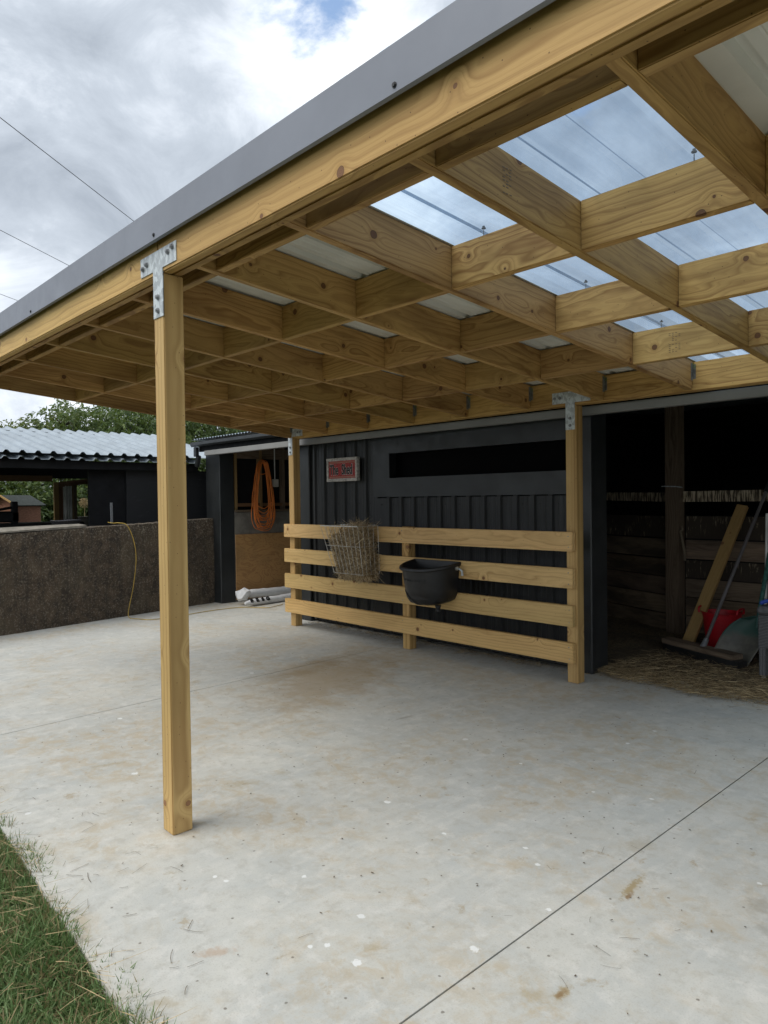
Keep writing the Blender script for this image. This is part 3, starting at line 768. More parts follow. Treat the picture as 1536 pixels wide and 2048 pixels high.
# hay basket
def basket():
    t = empty('hay_basket', (-5.8, 4.9, 1.2), 'white wire basket hooked over the top rails', 'hay feeder')
    ZT, ZB = 1.226, .735
    TB, BB = (-6.12, -5.515), (-5.96, -5.50)     # x range top / bottom
    YT, YBt, YK = 4.72, 4.77, 4.995
    def p(u, v, face):     # u along, v 0 top 1 bottom
        z = ZT+(ZB-ZT)*v
        xl = TB[0]+(BB[0]-TB[0])*v; xr = TB[1]+(BB[1]-TB[1])*v; yf = YT+(YBt-YT)*v
        if face == 'f': return Vector((xl+(xr-xl)*u, yf, z))
        if face == 'l': return Vector((xl, YK+(yf-YK)*u, z))
        if face == 'r': return Vector((xr, YK+(yf-YK)*u, z))
        return Vector((xl+(xr-xl)*u, YK, z))
    b = bmesh.new()
    for face, n in (('f', 8), ('l', 4), ('r', 4), ('b', 5)):
        for i in range(n+1): tube(b, [p(i/n, v, face)+Vector((random.uniform(-.002, .002), random.uniform(-.002, .002), 0)) for v in (0, .5, 1)], .0019, 5)
        for v in (.42, 1.): tube(b, [p(u, v, face) for u in (0, .5, 1)], .0020, 5)
    for i in range(7): tube(b, [p(i/6, 1, 'f'), p(i/6, 1, 'b')], .002, 5)
    from_bm('mesh', b, M_wire, t)
    b = bmesh.new(); tube(b, [p(0, 0, 'l'), p(0, 0, 'f'), p(1, 0, 'f'), p(0, 0, 'r'), p(0, 0, 'l')], .0048, 7); from_bm('rim', b, M_wire, t)
    for u in (.2, .8):
        b = bmesh.new(); q = p(u, 0, 'b'); tube(b, [q, q+Vector((0, .0, .012)), q+Vector((0, .062, .012)), q+Vector((0, .062, -.03))], .004, 6); from_bm('hook', b, M_wire, t)
    # hay packed inside, spilling out
    n = 9500
    v = rng.beta(1.3, 1.0, n)*1.02+.06; u = rng.random(n); w = rng.random(n)
    z = ZT+(ZB-ZT)*v; xl = TB[0]+(BB[0]-TB[0])*v; xr = TB[1]+(BB[1]-TB[1])*v; yf = YT+(YBt-YT)*v
    x = xl+(xr-xl)*(.03+.94*u); y = yf+(YK-yf)*(.16+.78*w)
    k = ~((v < .25) & (u < .42) & (rng.random(n) < .75))
    P = np.stack([x, y, z], 1)[k]; n = len(P)
    D = rng.normal(size=(n, 3)); D[:, 2] *= .9; D[:, 1] *= .4
    D /= np.linalg.norm(D, axis=1, keepdims=True)
    L = rng.uniform(.06, .17, n)
    P = P-D*(L/2)[:, None]
    V, F = strands(P, D, L, rng.uniform(.0035, .0062, n), rng.uniform(-.35, .35, n), 3)
    m = 500
    P2 = np.stack([rng.uniform(-5.76, -5.52, m), rng.uniform(4.74, 4.98, m), rng.uniform(1.17, 1.26, m)], 1)
    D2 = rng.normal(size=(m, 3)); D2[:, 2] = np.abs(D2[:, 2])*.5
    V2, F2 = strands(P2, D2, rng.uniform(.04, .12, m), rng.uniform(.0018, .0035, m), rng.uniform(-.5, .5, m), 3)
    m = 420
    P3 = np.stack([rng.uniform(-5.98, -5.46, m), rng.uniform(4.74, 4.97, m), rng.uniform(.70, .80, m)], 1)
    D3 = rng.normal(size=(m, 3)); D3[:, 2] -= .45
    V3, F3 = strands(P3, D3, rng.uniform(.05, .16, m), rng.uniform(.0018, .0036, m), rng.uniform(-.5, .5, m), 3)
    VV = np.concatenate([V, V2, V3]); FF = np.concatenate([F, F2+len(V), F3+len(V)+len(V2)])
    # keep it in front of the rails
    zz = VV[:, 2]; bad = VV[:, 1] > 4.993; VV[bad, 1] = 4.99
    tag(mesh_np('hay', VV, FF, M_hay), 'tangled dry hay stuffed in the wire basket', 'hay', kind='stuff')
    # a little loose hay on the lower rail
basket()

# black corner trough
def trough():
    t = empty('feed_trough', (-4.69, 4.9, .9), 'black rubber manger with a curved front hung on the rails', 'trough')
    cx, yk = -4.69, 4.994
    def ringp(ax, ay, z, back, n=30, pw=2.5):
        P = []
        for k in range(n+1):
            a = math.pi*k/n
            cc, s = math.cos(a), math.sin(a)
            P.append((cx-ax*math.copysign(abs(cc)**(2/pw), cc), back-ay*abs(s)**(2/pw), z))
        m = 8
        for k in range(1, m): P.append((cx+ax-2*ax*k/m, back, z))
        return P
    prof = [(.292, .345, .918, 0, 0), (.300, .358, .912, 0, 0), (.302, .362, .896, 0, 0), (.296, .352, .884, 0, 0), (.282, .332, .884, 0, 0), (.274, .322, .80, 0, 0), (.262, .305, .70, 0, 0), (.250, .290, .62, 0, 0), (.225, .262, .572, 0, 0), (.18, .21, .548, 0, 0), (.09, .12, .538, 0, .03)]
    inner = [(.282, .330, .916, .008), (.272, .315, .905, .012), (.262, .302, .80, .012), (.24, .28, .62, .012), (.18, .21, .57, .02), (.08, .1, .56, .05)]
    b = bmesh.new()
    def tilt(P): return [(x, y, z-.055*(yk-y)/.36) for x, y, z in P]
    R_ = [[b.verts.new(p) for p in tilt(ringp(ax, ay, z, yk-o2))] for ax, ay, z, _, o2 in prof]
    I_ = [[b.verts.new(p) for p in tilt(ringp(ax, ay, z, yk-o))] for ax, ay, z, o in inner]
    n = len(R_[0])
    seq = I_[::-1]+R_
    for a, c in zip(seq, seq[1:]):
        for k in range(n): b.faces.new((a[k], a[(k+1) % n], c[(k+1) % n], c[k]))
    b.faces.new(R_[-1]); b.faces.new(I_[-1])
    from_bm('bowl', b, M_trough, t, True)
    b = bmesh.new()
    tube(b, [(-4.50, 4.80, .53), (-4.50, 4.80, .492)], [.030, .019], 12); tube(b, [(-4.50, 4.80, .492), (-4.50, 4.80, .476)], .026, 12)
    from_bm('drain_spout', b, M_trough, t, True)
    # moulded rib low on the front and worn raised lettering
    def surf(x, z):        # front of the bowl at this x and height before tilting
        zz = [p[2] for p in prof]; 
        for q in range(4, len(prof)-1):
            if prof[q][2] >= z >= prof[q+1][2]:
                f = (prof[q][2]-z)/(prof[q][2]-prof[q+1][2]+1e-9); ax = prof[q][0]+(prof[q+1][0]-prof[q][0])*f; ay = prof[q][1]+(prof[q+1][1]-prof[q][1])*f; break
        y = yk-ay*max(0, 1-abs((x-cx)/ax)**2.5)**(1/2.5); return Vector((x, y, z-.055*(yk-y)/.36))
    b = bmesh.new(); tube(b, [surf(-4.86+.018*q, .69-.145*(q/11)) for q in range(12)], [.003, .006, .009]+[.011]*6+[.009, .006, .003], 8)
    from_bm('moulded_rib', b, M_trough, t, True)
    b = bmesh.new()
    random.seed(11)
    for q in range(9):
        x = -4.83+q*.032; yy = surf(x+.005, .80).y-.001
        for s in (0, 1):
            if s == 0 or random.random() < .8: box_bm(.004, .003, .022, .001, b, (x+s*.011, yy, .752))
        box_bm(.014, .003, .004, .001, b, (x+.006, yy, .752+random.choice((-.009, 0, .009))))
    from_bm('worn_lettering', b, M_trough, t)
    b = bmesh.new(); tube(b, [(-4.424, 4.955, .862), (-4.398, 4.955, .860)], .020, 12); from_bm('clamp_knob', b, M_wire, t, True)
    b = bmesh.new(); tube(b, [(-4.40, 4.955, .86), (-4.365, 4.957, .852), (-4.345, 4.958, .838), (-4.343, 4.958, .806)], [.008, .011, .011, .008], 8); tube(b, [(-4.343, 4.958, .812), (-4.343, 4.958, .798)], .013, 8); from_bm('clamp_bolt', b, M_galv, t, True)
trough()

# ------------------------------------------------------------------ the charcoal shed
FY = 5.43
shed = empty('shed', (-5.4, FY, 0), 'charcoal metal stable shed with a long narrow window slot and open bays', 'shed')
def wall_sheet(name, x0, x1, z0, z1, y, mat=M_char, phase=-5.984, parent=None):
    pr = rib_profile(x0, x1, .1905, .024, .024, .046, phase)
    return extrude_profile(name, pr, lambda s, d: ((s, y-d, z0), (s, y-d, z1)), mat, parent or shed)
wall_sheet('wall_cladding', -7.20, -6.02, .03, 2.26, FY)
wall_sheet('wall_cladding', -6.02, -3.40, .03, 1.512, FY)
b = bmesh.new()
for k in range(-7, 14):
    c = -5.984+.1905*k+.06
    for z in ((.12, .80, 1.44) if c > -6.0 else (.12, .80, 1.45, 2.10)):
        if -7.15 < c < -3.45: tube(b, [(c, FY-.0005, z), (c, FY-.004, z)], .008, 8); tube(b, [(c, FY-.004, z), (c, FY-.009, z)], .005, 6)
from_bm('cladding_screws', b, M_char, shed)['kind'] = 'stuff'
# rib end caps under the flat panel
b = bmesh.new()
for k in range(14):
    c = -5.984+.1905*k
    if c < -3.42: box_bm(.05, .030, .012, .003, b, (c, FY-.013, 1.518))
from_bm('rib_caps', b, M_char, shed); bpy.data.objects['rib_caps']['kind'] = 'stuff'
# flat panel round the slot
WX0, WX1, WZ0, WZ1 = -5.768, -3.50, 1.728, 1.995
PY = FY-.030
for lo, hi in (((-6.03, PY, 1.523), (-3.41, PY+.012, WZ0)), ((-6.03, PY, WZ1), (-3.41, PY+.012, 2.26)), ((-6.03, PY, WZ0), (WX0, PY+.012, WZ1)), ((WX1, PY, WZ0), (-3.41, PY+.012, WZ1))):
    box('flat_panel', lo, hi, M_charflat, shed, 0)
wn = box('window_slot', (WX0-.03, FY+.075, WZ0-.03), (WX1+.03, FY+.085, WZ1+.03), M_glass, shed, 0)
for lo, hi in (((WX0-.01, PY+.012, WZ0-.022), (WX1+.01, FY+.075, WZ0-.0005)), ((WX0-.01, PY+.012, WZ1+.0005), (WX1+.01, FY+.075, WZ1+.022)), ((WX0-.022, PY+.012, WZ0), (WX0-.0005, FY+.075, WZ1)), ((WX1+.0005, PY+.012, WZ0), (WX1+.022, FY+.075, WZ1))):
    box('window_reveal', lo, hi, M_black, wn, 0)
# folded jamb columns
box('jamb', (-7.43, FY-.045, 0.0), (-7.20, FY+.20, 2.26), M_charflat, shed, .008)
box('jamb', (-3.408, FY-.045, 0.0), (-3.285, FY+.21, 2.26), M_charflat, shed, .008)
box('jamb', (-9.80, FY-.02, 0.0), (-9.40, FY+.22, 2.23), M_charflat, shed, .008)
# wall proper behind the sheets, divisions, back, ends
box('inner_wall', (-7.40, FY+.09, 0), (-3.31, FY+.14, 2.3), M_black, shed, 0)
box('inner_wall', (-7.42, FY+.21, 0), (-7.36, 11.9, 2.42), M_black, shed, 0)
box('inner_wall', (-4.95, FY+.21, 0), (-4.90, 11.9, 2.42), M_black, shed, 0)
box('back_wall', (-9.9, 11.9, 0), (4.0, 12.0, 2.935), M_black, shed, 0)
for xa in (-9.9, 3.9):
    b = bmesh.new(); P = [(FY+.22, 0), (11.9, 0), (11.9, 2.89), (FY+.22, 2.42)]
    A = [b.verts.new((xa, y, z)) for y, z in P]; B = [b.verts.new((xa+.08, y, z)) for y, z in P]
    b.faces.new(A); b.faces.new(B[::-1])
    for i in range(4): b.faces.new((A[i], A[(i+1) % 4], B[(i+1) % 4], B[i]))
    from_bm('end_wall', b, M_char, shed)
# header, fascia, gutter
box('door_header', (-9.52, 5.235, 2.166), (3.9, 5.30, 2.236), M_header, shed, .004)
box('fascia_board', (-9.80, 5.305, 2.236), (3.9, 5.34, 2.40), M_black, shed, .002)
gt = bmesh.new()
gp_ = [(5.30, 2.385), (5.30, 2.315), (5.215, 2.305), (5.195, 2.33), (5.195, 2.372), (5.215, 2.376)]
A = []; B = []
for y, z in gp_: A.append(gt.verts.new((-9.86, y, z))); B.append(gt.verts.new((-7.25, y, z)))
for i in range(len(gp_)-1): gt.faces.new((A[i], A[i+1], B[i+1], B[i]))
gt.faces.new(A[::-1]); gt.faces.new(B)
gto = from_bm('gutter', gt, M_charflat, shed)
b = bmesh.new(); box_bm(.07, .06, .14, .008, b, (-9.80, 5.26, 2.235)); box_bm(.065, .065, .18, .012, b, (-9.83, 5.30, 2.10), Matrix.Rotation(.35, 3, 'Y')); from_bm('downpipe', b, M_charflat, shed)
# roof
def zs(y): return 2.405+.075*(y-5.2)
pr = rib_profile(-9.9, 4.0, .076, .017, .022, .06, 0, False)
extrude_profile('roof', pr, lambda s, d: ((s, 5.22, zs(5.22)+d), (s, 12.1, zs(12.1)+d)), M_zinc, shed)
# right bay: heavy old posts and the stall wall of horizontal boards
sp = timber('stall_post', (-3.65, 7.665, 0), (-3.65, 7.665, 2.55), .15, .15, M_old, shed, (0, 1, 0))
b = bmesh.new(); tube(b, [(-3.76, 7.585, 1.60), (-3.60, 7.58, 1.595), (-3.53, 7.585, 1.585)], .006, 6); from_bm('iron_strap', b, M_galv, sp)
timber('stall_post', (-1.5, 7.665, 0), (-1.5, 7.665, 2.55), .15, .15, M_old, shed, (0, 1, 0))
BZ = [(0.0, .19), (.195, .395), (.40, .60), (.605, .80), (.81, 1.02), (1.03, 1.275)]
swr = box('stall_wall', (-3.57, 7.76, -.01), (2.8, 7.78, 1.28), M_black, shed, 0)
for i, (a, c) in enumerate(BZ):
    for xa, xb in ((-3.56, -1.58), (-1.57, 2.8)):
        timber('wall_board', (xa, 7.735+random.uniform(-.006, .006), (a+c)/2), (xb, 7.735+random.uniform(-.006, .006), (a+c)/2), .04, c-a-.006, M_chew2 if i in (5, 3) else M_boards, swr)
timber('gnawed_rail', (-3.60, 7.72, 1.485), (2.8, 7.72, 1.50), .045, .115, M_chew, swr)
# left of the post the wall turns slightly away
pa, pb = Vector((-3.72, 7.72, 0)), Vector((-4.85, 8.15, 0))
swl = timber('stall_wall', pa+Vector((0, .04, .60)), pb+Vector((0, .04, .60)), .02, 1.2, M_black, shed)
for i, (a, c) in enumerate(BZ):
    timber('wall_board', pa+Vector((0, 0, (a+c)/2)), pb+Vector((0, 0, (a+c)/2)), .04, c-a-.006, M_chew2 if i == 5 else M_boards, swl)
timber('gnawed_rail', pa+Vector((0, -.01, 1.48)), pb+Vector((0, -.01, 1.50)), .045, .10, M_chew, swl)
# left bay: concrete upstand, ply lining, studs
box('upstand', (-9.60, FY+.22, 0), (-9.41, 11.8, 1.335), plain('grey_render', (.15, .14, .12), .9, 0, .3, 5, .3), shed, .006)
box('lining_sheet', (-9.408, 5.66, .03), (-9.39, 7.9, 1.0), M_ply, shed, .002)
box('ledge', (-9.60, FY+.22, 1.337), (-9.39, 11.8, 1.365), M_old, shed, .003)
box('upper_lining', (-9.60, FY+.22, 1.37), (-9.52, 11.8, 2.42), M_black, shed, 0)
for y in (5.70, 6.14, 6.56, 7.0, 7.5): timber('stud', (-9.475, y, 1.365), (-9.475, y, 2.4), .09, .05, M_tan if y != 6.56 else M_old, shed, (0, 1, 0))
timber('nogging', (-9.475, 5.72, 1.44), (-9.475, 7.9, 1.44), .08, .05, M_brown, shed)
timber('nogging', (-9.475, 5.72, 2.22), (-9.475, 7.9, 2.22), .08, .16, M_old, shed)
sb = box('switch_box', (-9.43, 6.335, 1.71), (-9.37, 6.425, 1.83), plain('dusty_white', (.42, .40, .36), .5), shed, .006)
b = bmesh.new(); tube(b, [(-9.41, 6.38, 1.83), (-9.41, 6.38, 2.4)], .009, 8); from_bm('conduit', b, M_palepost, sb)

# sign
sg = empty('sign', (-6.6, FY-.06, 1.85), 'small framed red sign reading The Shed', 'sign')
SX0, SX1, SZ0, SZ1 = -6.79, -6.235, 1.712, 1.985
SYa, SYb = 5.335, 5.385
sg.location = ((SX0+SX1)/2, SYb, (SZ0+SZ1)/2)
fw = .035
for p0, p1 in (((SX0, SZ1-fw/2), (SX1, SZ1-fw/2)), ((SX0, SZ0+fw/2), (SX1, SZ0+fw/2))):
    timber('frame', (p0[0], (SYa+SYb)/2, p0[1]), (p1[0], (SYa+SYb)/2, p1[1]), SYb-SYa, fw, M_frame, sg)
for x in (SX0+fw/2, SX1-fw/2): timber('frame', (x, (SYa+SYb)/2+.001, SZ0+fw), (x, (SYa+SYb)/2+.001, SZ1-fw), fw, SYb-SYa-.004, M_frame, sg, (0, 1, 0))
pn = box('panel', (SX0+fw-.002, SYa+.012, SZ0+fw-.002), (SX1-fw+.002, SYa+.022, SZ1-fw+.002), M_sign, sg, 0)
b = bmesh.new()
for z in (SZ0+fw+.012, SZ0+fw+.020, SZ1-fw-.012, SZ1-fw-.022): box_bm(SX1-SX0-2*fw-.02, .0012, .003, 0, b, ((SX0+SX1)/2, SYa+.0112, z))
from_bm('border_lines', b, plain('sign_cream', (.40, .33, .22), .6), pn)
for (w_, x_) in (('The', .052), ('Shed', .272)): text_mesh('lettering_outline', w_, .165, M_frame, pn, (SX0+x_, SYa+.0117, SZ0+.082), (1, 0, 0), (0, 0, 1), .61, .009, .0001)
text_mesh('lettering', 'The', .165, M_ink, pn, (SX0+.052, SYa+.0105, SZ0+.082), (1, 0, 0), (0, 0, 1), .62, .0035)
text_mesh('lettering', 'Shed', .165, M_ink, pn, (SX0+.272, SYa+.0105, SZ0+.082), (1, 0, 0), (0, 0, 1), .60, .0035)

# orange hose hung on the stud
b = bmesh.new(); random.seed(5)
for i in range(15):
    wt_ = random.uniform(.07, .12); wb = random.uniform(.12, .225); zb_ = random.uniform(1.04, 1.30); cy = 6.115+random.uniform(-.03, .03)
    if i < 4: wb = .19+.012*i; zb_ = 1.04+.02*i
    x = -9.36+.005*(i % 7)+random.uniform(0, .01); zt = 2.125-random.uniform(0, .05)
    P = []
    for k in range(25):
        a = 2*math.pi*k/24; s = math.sin(a); cc = math.cos(a)
        t = (1-cc)/2                       # 0 at top, 1 at bottom
        hw = wt_*(1-t)**.5+wb*t**1.4 if t > 0 else wt_
        hw *= abs(s)**.55
        P.append((x+random.uniform(-.004, .004), cy+math.copysign(hw, s)+random.uniform(-.004, .004), zt+(zb_-zt)*t))
    P[-1] = P[0]; tube(b, catmull(P, 3), .0052, 6, False)
tube(b, catmull([(-9.345, 6.0, 1.93), (-9.33, 6.1, 1.90), (-9.345, 6.21, 1.935)], 5), .006, 6)
for i in range(3): tube(b, catmull([(-9.335, 5.98, 1.45-.06*i), (-9.325, 6.12, 1.38-.07*i), (-9.335, 6.26, 1.47-.05*i)], 5), .006, 6)
tag(from_bm('hose_coil', b, M_orange, None, True), 'orange hose hung in long loops in the left bay', 'hose')
# white wrapped rolls and a crumpled bag by the ply
def roll(name, a, c, r, label, txt=None):
    a, c = Vector(a), Vector(c); t = empty(name, a, label, 'roll', 'plastic wrapped rolls on the floor')
    b = bmesh.new(); pts = []; rs = []
    for i in range(26):
        u = i/25; p = a.lerp(c, u); pts.append(p+Vector((random.uniform(-.004, .004), 0, random.uniform(-.003, .003)))); rs.append(r*(1+random.uniform(-.05, .05))*(min(1, .35+u*9)))
    tube(b, pts, rs, 14); from_bm('wrapping', b, M_whitepl, t, True); return t
roll('wrapped_roll', (-9.16, 5.60, .14), (-9.30, 7.6, .08), .062, 'plain white plastic roll lying against the ply lining')
t2 = roll('wrapped_roll', (-8.84, 5.46, .055), (-9.06, 7.4, .055), .05, 'printed white plastic roll lying nearest the doorway')
for (s_, y_) in (('B', 5.56), ('E', 5.66), ('S', 5.76), ('G', 5.84)):
    u = (y_-5.46)/1.94; px_ = -8.84-.22*u
    text_mesh('print', s_, .085, M_ink, t2, (px_+.067, y_-.03, .066), (-.1, 1, 0), (-.75, 0, .66), 1.05, .004, .006)
for (s_, y_) in (('T', 6.60), ('U', 6.70), ('M', 6.80)):
    u = (y_-5.46)/1.94; px_ = -8.84-.22*u
    text_mesh('print', s_, .085, M_ink, t2, (px_+.067, y_-.03, .066), (-.1, 1, 0), (-.75, 0, .66), 1.05, .003, .006)
b = bmesh.new(); bmesh.ops.create_icosphere(b, subdivisions=2, radius=1)
random.seed(3)
for v in b.verts:
    s = 1+random.uniform(-.32, .16); v.co = Vector((v.co.x*.095*s, v.co.y*.13*s, v.co.z*.10*s))+Vector((-9.05, 5.56, .15))
tag(from_bm('plastic_bag', b, M_whitepl), 'crumpled white plastic bag on top of the rolls by the black jamb', 'bag')

# straw bedding in the right bay
def straw():
    b = bmesh.new(); nx, ny = 150, 44; G = []
    for i in range(nx+1):
        row = []
        for j in range(ny+1):
            x = -4.88+i*(3.2+4.88)/nx; t = j/ny
            edge = 5.50+.06*math.sin(x*3.1)+.05*math.sin(x*8.7)+.035*math.sin(x*21) if x > -3.27 else 5.66
            y = edge+(7.70+(.5 if x < -3.8 else 0)-edge)*t
            z = -.012+.034*min(1, t*6)+.010*math.sin(x*5+y*3)*min(1, t*5)+.006*math.sin(x*17+y*11)+random.uniform(-.004, .006)
            row.append(b.verts.new((x, y, z)))
        G.append(row)
    for i in range(nx):
        for j in range(ny): b.faces.new((G[i][j], G[i+1][j], G[i+1][j+1], G[i][j+1]))
    m = Mat('bedding'); v = m.obj(); n = m.noise(v, 45, 6, .75, 1.5); n1 = m.noise(v, 2.5, 4)
    c = m.mix(m.ss(n, .4, .65), (.07, .052, .032), (.31, .23, .125)); c = m.mix(m.ss(n1, .35, .65, 0, .6), c, (.05, .038, .024)); m.bump(n, 1., .02)
    tag(from_bm('bedding', b, m.done(c, .95)), 'trodden straw bedding on the floor of the open right bay', 'straw', kind='stuff')
    def strew(n, f, L=(.03, .13)):
        P = f(n); n = len(P); a = rng.uniform(0, 2*math.pi, n)
        D = np.stack([np.cos(a), np.sin(a), rng.normal(0, .12, n)], 1)
        V, F = strands(P, D, rng.uniform(*L, n), rng.uniform(.0016, .0036, n), rng.uniform(-.25, .25, n), 3)
        V[:, 2] = np.maximum(V[:, 2], .004); return V, F
    def fa(n):
        x = rng.uniform(-3.3, -.9, n); t = rng.exponential(.28, n)*1.6; y = 5.40+.06*np.sin(x*3.1)+.05*np.sin(x*8.7)+t
        k = y < 7.6; return np.stack([x, y, .02+rng.uniform(0, .03, n)], 1)[k]
    def fb(n):
        x = rng.uniform(-7.1, -3.3, n); y = 5.40-rng.exponential(.06, n); k = rng.random(n) < np.where((np.sin(x*4.1)+np.sin(x*9.3)) > -.3, 1., .2)
        return np.stack([x, y, .004+rng.uniform(0, .012, n)], 1)[k]
    def fc(n):
        x = rng.uniform(-3.3, -.9, n); y = 5.5-rng.exponential(.07, n); return np.stack([x, y, np.full(n, .005)], 1)
    A = [strew(11500, fa), strew(1700, fb, (.015, .07)), strew(900, fc, (.015, .07))]
    V = np.concatenate([a[0] for a in A]); off = np.cumsum([0]+[len(a[0]) for a in A]); F = np.concatenate([a[1]+o for a, o in zip(A, off)])
    tag(mesh_np('loose_straw', V, F, M_straw), 'loose straw stalks at the bay opening and along the wall base', 'straw', kind='stuff')
straw()

# things standing in the right bay
timber('timber_offcut', (-3.175, 6.90, .035), (-2.93, 7.64, 1.385), .045, .108, M_plank, None, (1, 0, -.2))
tag(bpy.data.objects['timber_offcut'], 'clean pale board leaning on the dark stall wall', 'board')
br = empty('broom', (-2.86, 6.52, 0), 'wide yard broom with dark bristles leaning on the stall wall', 'broom')
ha, hb = Vector((-3.279, 6.70, 0)), Vector((-2.44, 6.345, 0))
timber('bristles', ha+Vector((0, 0, .045)), hb+Vector((0, 0, .045)), .10, .085, M_rubber, br)
timber('head', ha+Vector((.0, .01, .11)), hb+Vector((-.06, .04, .11)), .135, .045, M_boards, br)
b = bmesh.new(); tube(b, [(-2.868, 6.53, .10), (-2.852, 6.60, .19)], [.030, .022], 10); from_bm('socket', b, M_bolt, br)
b = bmesh.new(); tube(b, [(-2.858, 6.56, .14), (-2.691, 7.60, 1.535)], .0155, 10); from_bm('handle', b, plain('grey_handle', (.17, .16, .16), .5, .2), br, True)
b = bmesh.new(); tube(b, [(-2.693, 7.59, 1.52), (-2.672, 7.72, 1.70)], .022, 10); from_bm('grip', b, M_rubber, br, True)
bk = empty('bucket', (-2.93, 7.12, 0.02), 'red plastic tub bucket behind the broom', 'bucket')
b = bmesh.new()
R1 = lathe(b, [(.12, .0), (.135, .01), (.18, .33), (.187, .335), (.188, .345), (.180, .346), (.172, .33), (.128, .02), (.05, .015)], (-2.93, 7.12, .025), 36, 1.0, .9, True); b.faces.new(R1[0])
from_bm('tub', b, M_red, bk, True)
for s in (-1, 1):
    b = bmesh.new(); tube(b, catmull([(-2.93+s*.175, 7.02, .36), (-2.93+s*.185, 7.04, .405), (-2.93+s*.185, 7.16, .41), (-2.93+s*.175, 7.19, .36)], 6), .010, 8); from_bm('handle', b, M_red, bk, True)
sv = empty('shovel', (-2.6, 6.6, 0), 'green plastic scoop shovel with a dusty blade', 'shovel')
b = bmesh.new(); nu, nv = 16, 12; G = []
for i in range(nu+1):
    u = i/nu*2-1; row = []
    for j in range(nv+1):
        t = j/nv; wv = .195*(1-.15*(1-t))*(math.sqrt(max(0, 1-max(0, (t-.45)/.55)**2.2)) if t > .45 else 1)
        x = -2.61+u*wv+.14*t; y = 6.50+.22*t-.07*(u*u)*(1-.3*t)+.02; z = .012+.40*t+.02*u*u
        row.append(b.verts.new((x, y, z)))
    G.append(row)
for i in range(nu):
    for j in range(nv): b.faces.new((G[i][j], G[i+1][j], G[i+1][j+1], G[i][j+1]))
bmesh.ops.remove_doubles(b, verts=b.verts, dist=.0005)
so_ = from_bm('blade', b, M_shovel, sv, True); md = so_.modifiers.new('s', 'SOLIDIFY'); md.thickness = .005
b = bmesh.new(); tube(b, [(-2.455, 6.70, .32), (-2.448, 6.725, .43), (-2.472, 7.0, .857), (-2.53, 7.45, 1.46)], [.014, .020, .019, .019], 10); from_bm('handle', b, M_green, sv, True)
po = bmesh.new(); tube(po, [(-2.455, 6.88, .02), (-2.525, 7.14, 1.32)], .012, 8)
tag(from_bm('pole', po, M_palepost, None, True), 'thin white pole standing behind the wicker stool', 'pole')
st = empty('wicker_stool', (-1.95, 6.3, 0), 'grey wicker stool with padded top at the right of the bay', 'stool')
for x in (-2.24, -1.66):
    for y in (6.17, 6.62):
        lg = timber('leg', (x+.03, y, .045), (x+.03, y, .47), .055, .055, M_wicker, st, (0, 1, 0))
        bb = bmesh.new(); tube(bb, [(x+.03, y, .0), (x+.03, y, .05)], .017, 10); from_bm('foot', bb, M_galv, lg)
box('body', (-2.245, 6.14, .26), (-1.60, 6.65, .53), M_wicker, st, .01)
box('cushion', (-2.255, 6.13, .532), (-1.59, 6.66, .60), plain('grey_fabric', (.10, .10, .105), .9, 0, .2, 40, .2), st, .022)
b = bmesh.new(); tube(b, catmull([(-2.25, 6.20, .615), (-2.18, 6.24, .64), (-2.05, 6.22, .612), (-1.95, 6.3, .63)], 5), [.006]+[.016]*14+[.006], 7); tag(from_bm('strap', b, M_blue, None, True), 'blue webbing strap lying on the stool cushion', 'strap')
b = bmesh.new(); tube(b, catmull([(-3.545, 7.60, 1.17), (-3.53, 7.585, 1.13), (-3.55, 7.585, 1.11), (-3.54, 7.585, 1.06), (-3.51, 7.585, .90), (-3.505, 7.585, .80)], 6), [.009]*10+[.014]*21, 7)
tag(from_bm('rope', b, plain('rope_fibre', (.16, .13, .09), .9), None, True), 'short rope end hanging beside the old stall post', 'rope')

# ------------------------------------------------------------------ old concrete wall on the left
def cwall():
    a = Vector((-9.60, 5.44, 0)); d = Vector((.188, -.982, 0)).normalized(); nrm = Vector((-d.y, d.x, 0))*-1
    nrm = Vector((-.982, -.188, 0))
    L = 11.; nx, nz = 150, 14; b = bmesh.new(); G = []
    import mathutils
    for i in range(nx+1):
        s = L*i/nx; row = []
        h = 1.245-.03*s+.012*mathutils.noise.noise(Vector((s*3, 1, 5)))+.008*mathutils.noise.noise(Vector((s*14, 1, 5)))
        for j in range(nz+1):
            z = h*j/nz; off = .012*mathutils.noise.noise(Vector((s*4, z*4, 0)))+.006*mathutils.noise.noise(Vector((s*17, z*17, 3)))
            p = a+d*s-nrm*off; row.append(b.verts.new((p.x, p.y, z)))
        p = a+d*s+nrm*.20; row.append(b.verts.new((p.x, p.y, h+.005))); row.append(b.verts.new((p.x, p.y, 0))); G.append(row)
    for i in range(nx):
        for j in range(len(G[0])-1): b.faces.new((G[i][j], G[i+1][j], G[i+1][j+1], G[i][j+1]))
    b.faces.new(G[0]); b.faces.new(G[-1][::-1])
    o = from_bm('boundary_wall', b, M_wall, None, False)
    tag(o, 'rough dark mossy concrete wall on the left of the yard', 'wall')
    def along(s, off, z): p = a+d*s+nrm*off; return Vector((p.x, p.y, z))
    return along
along = cwall()
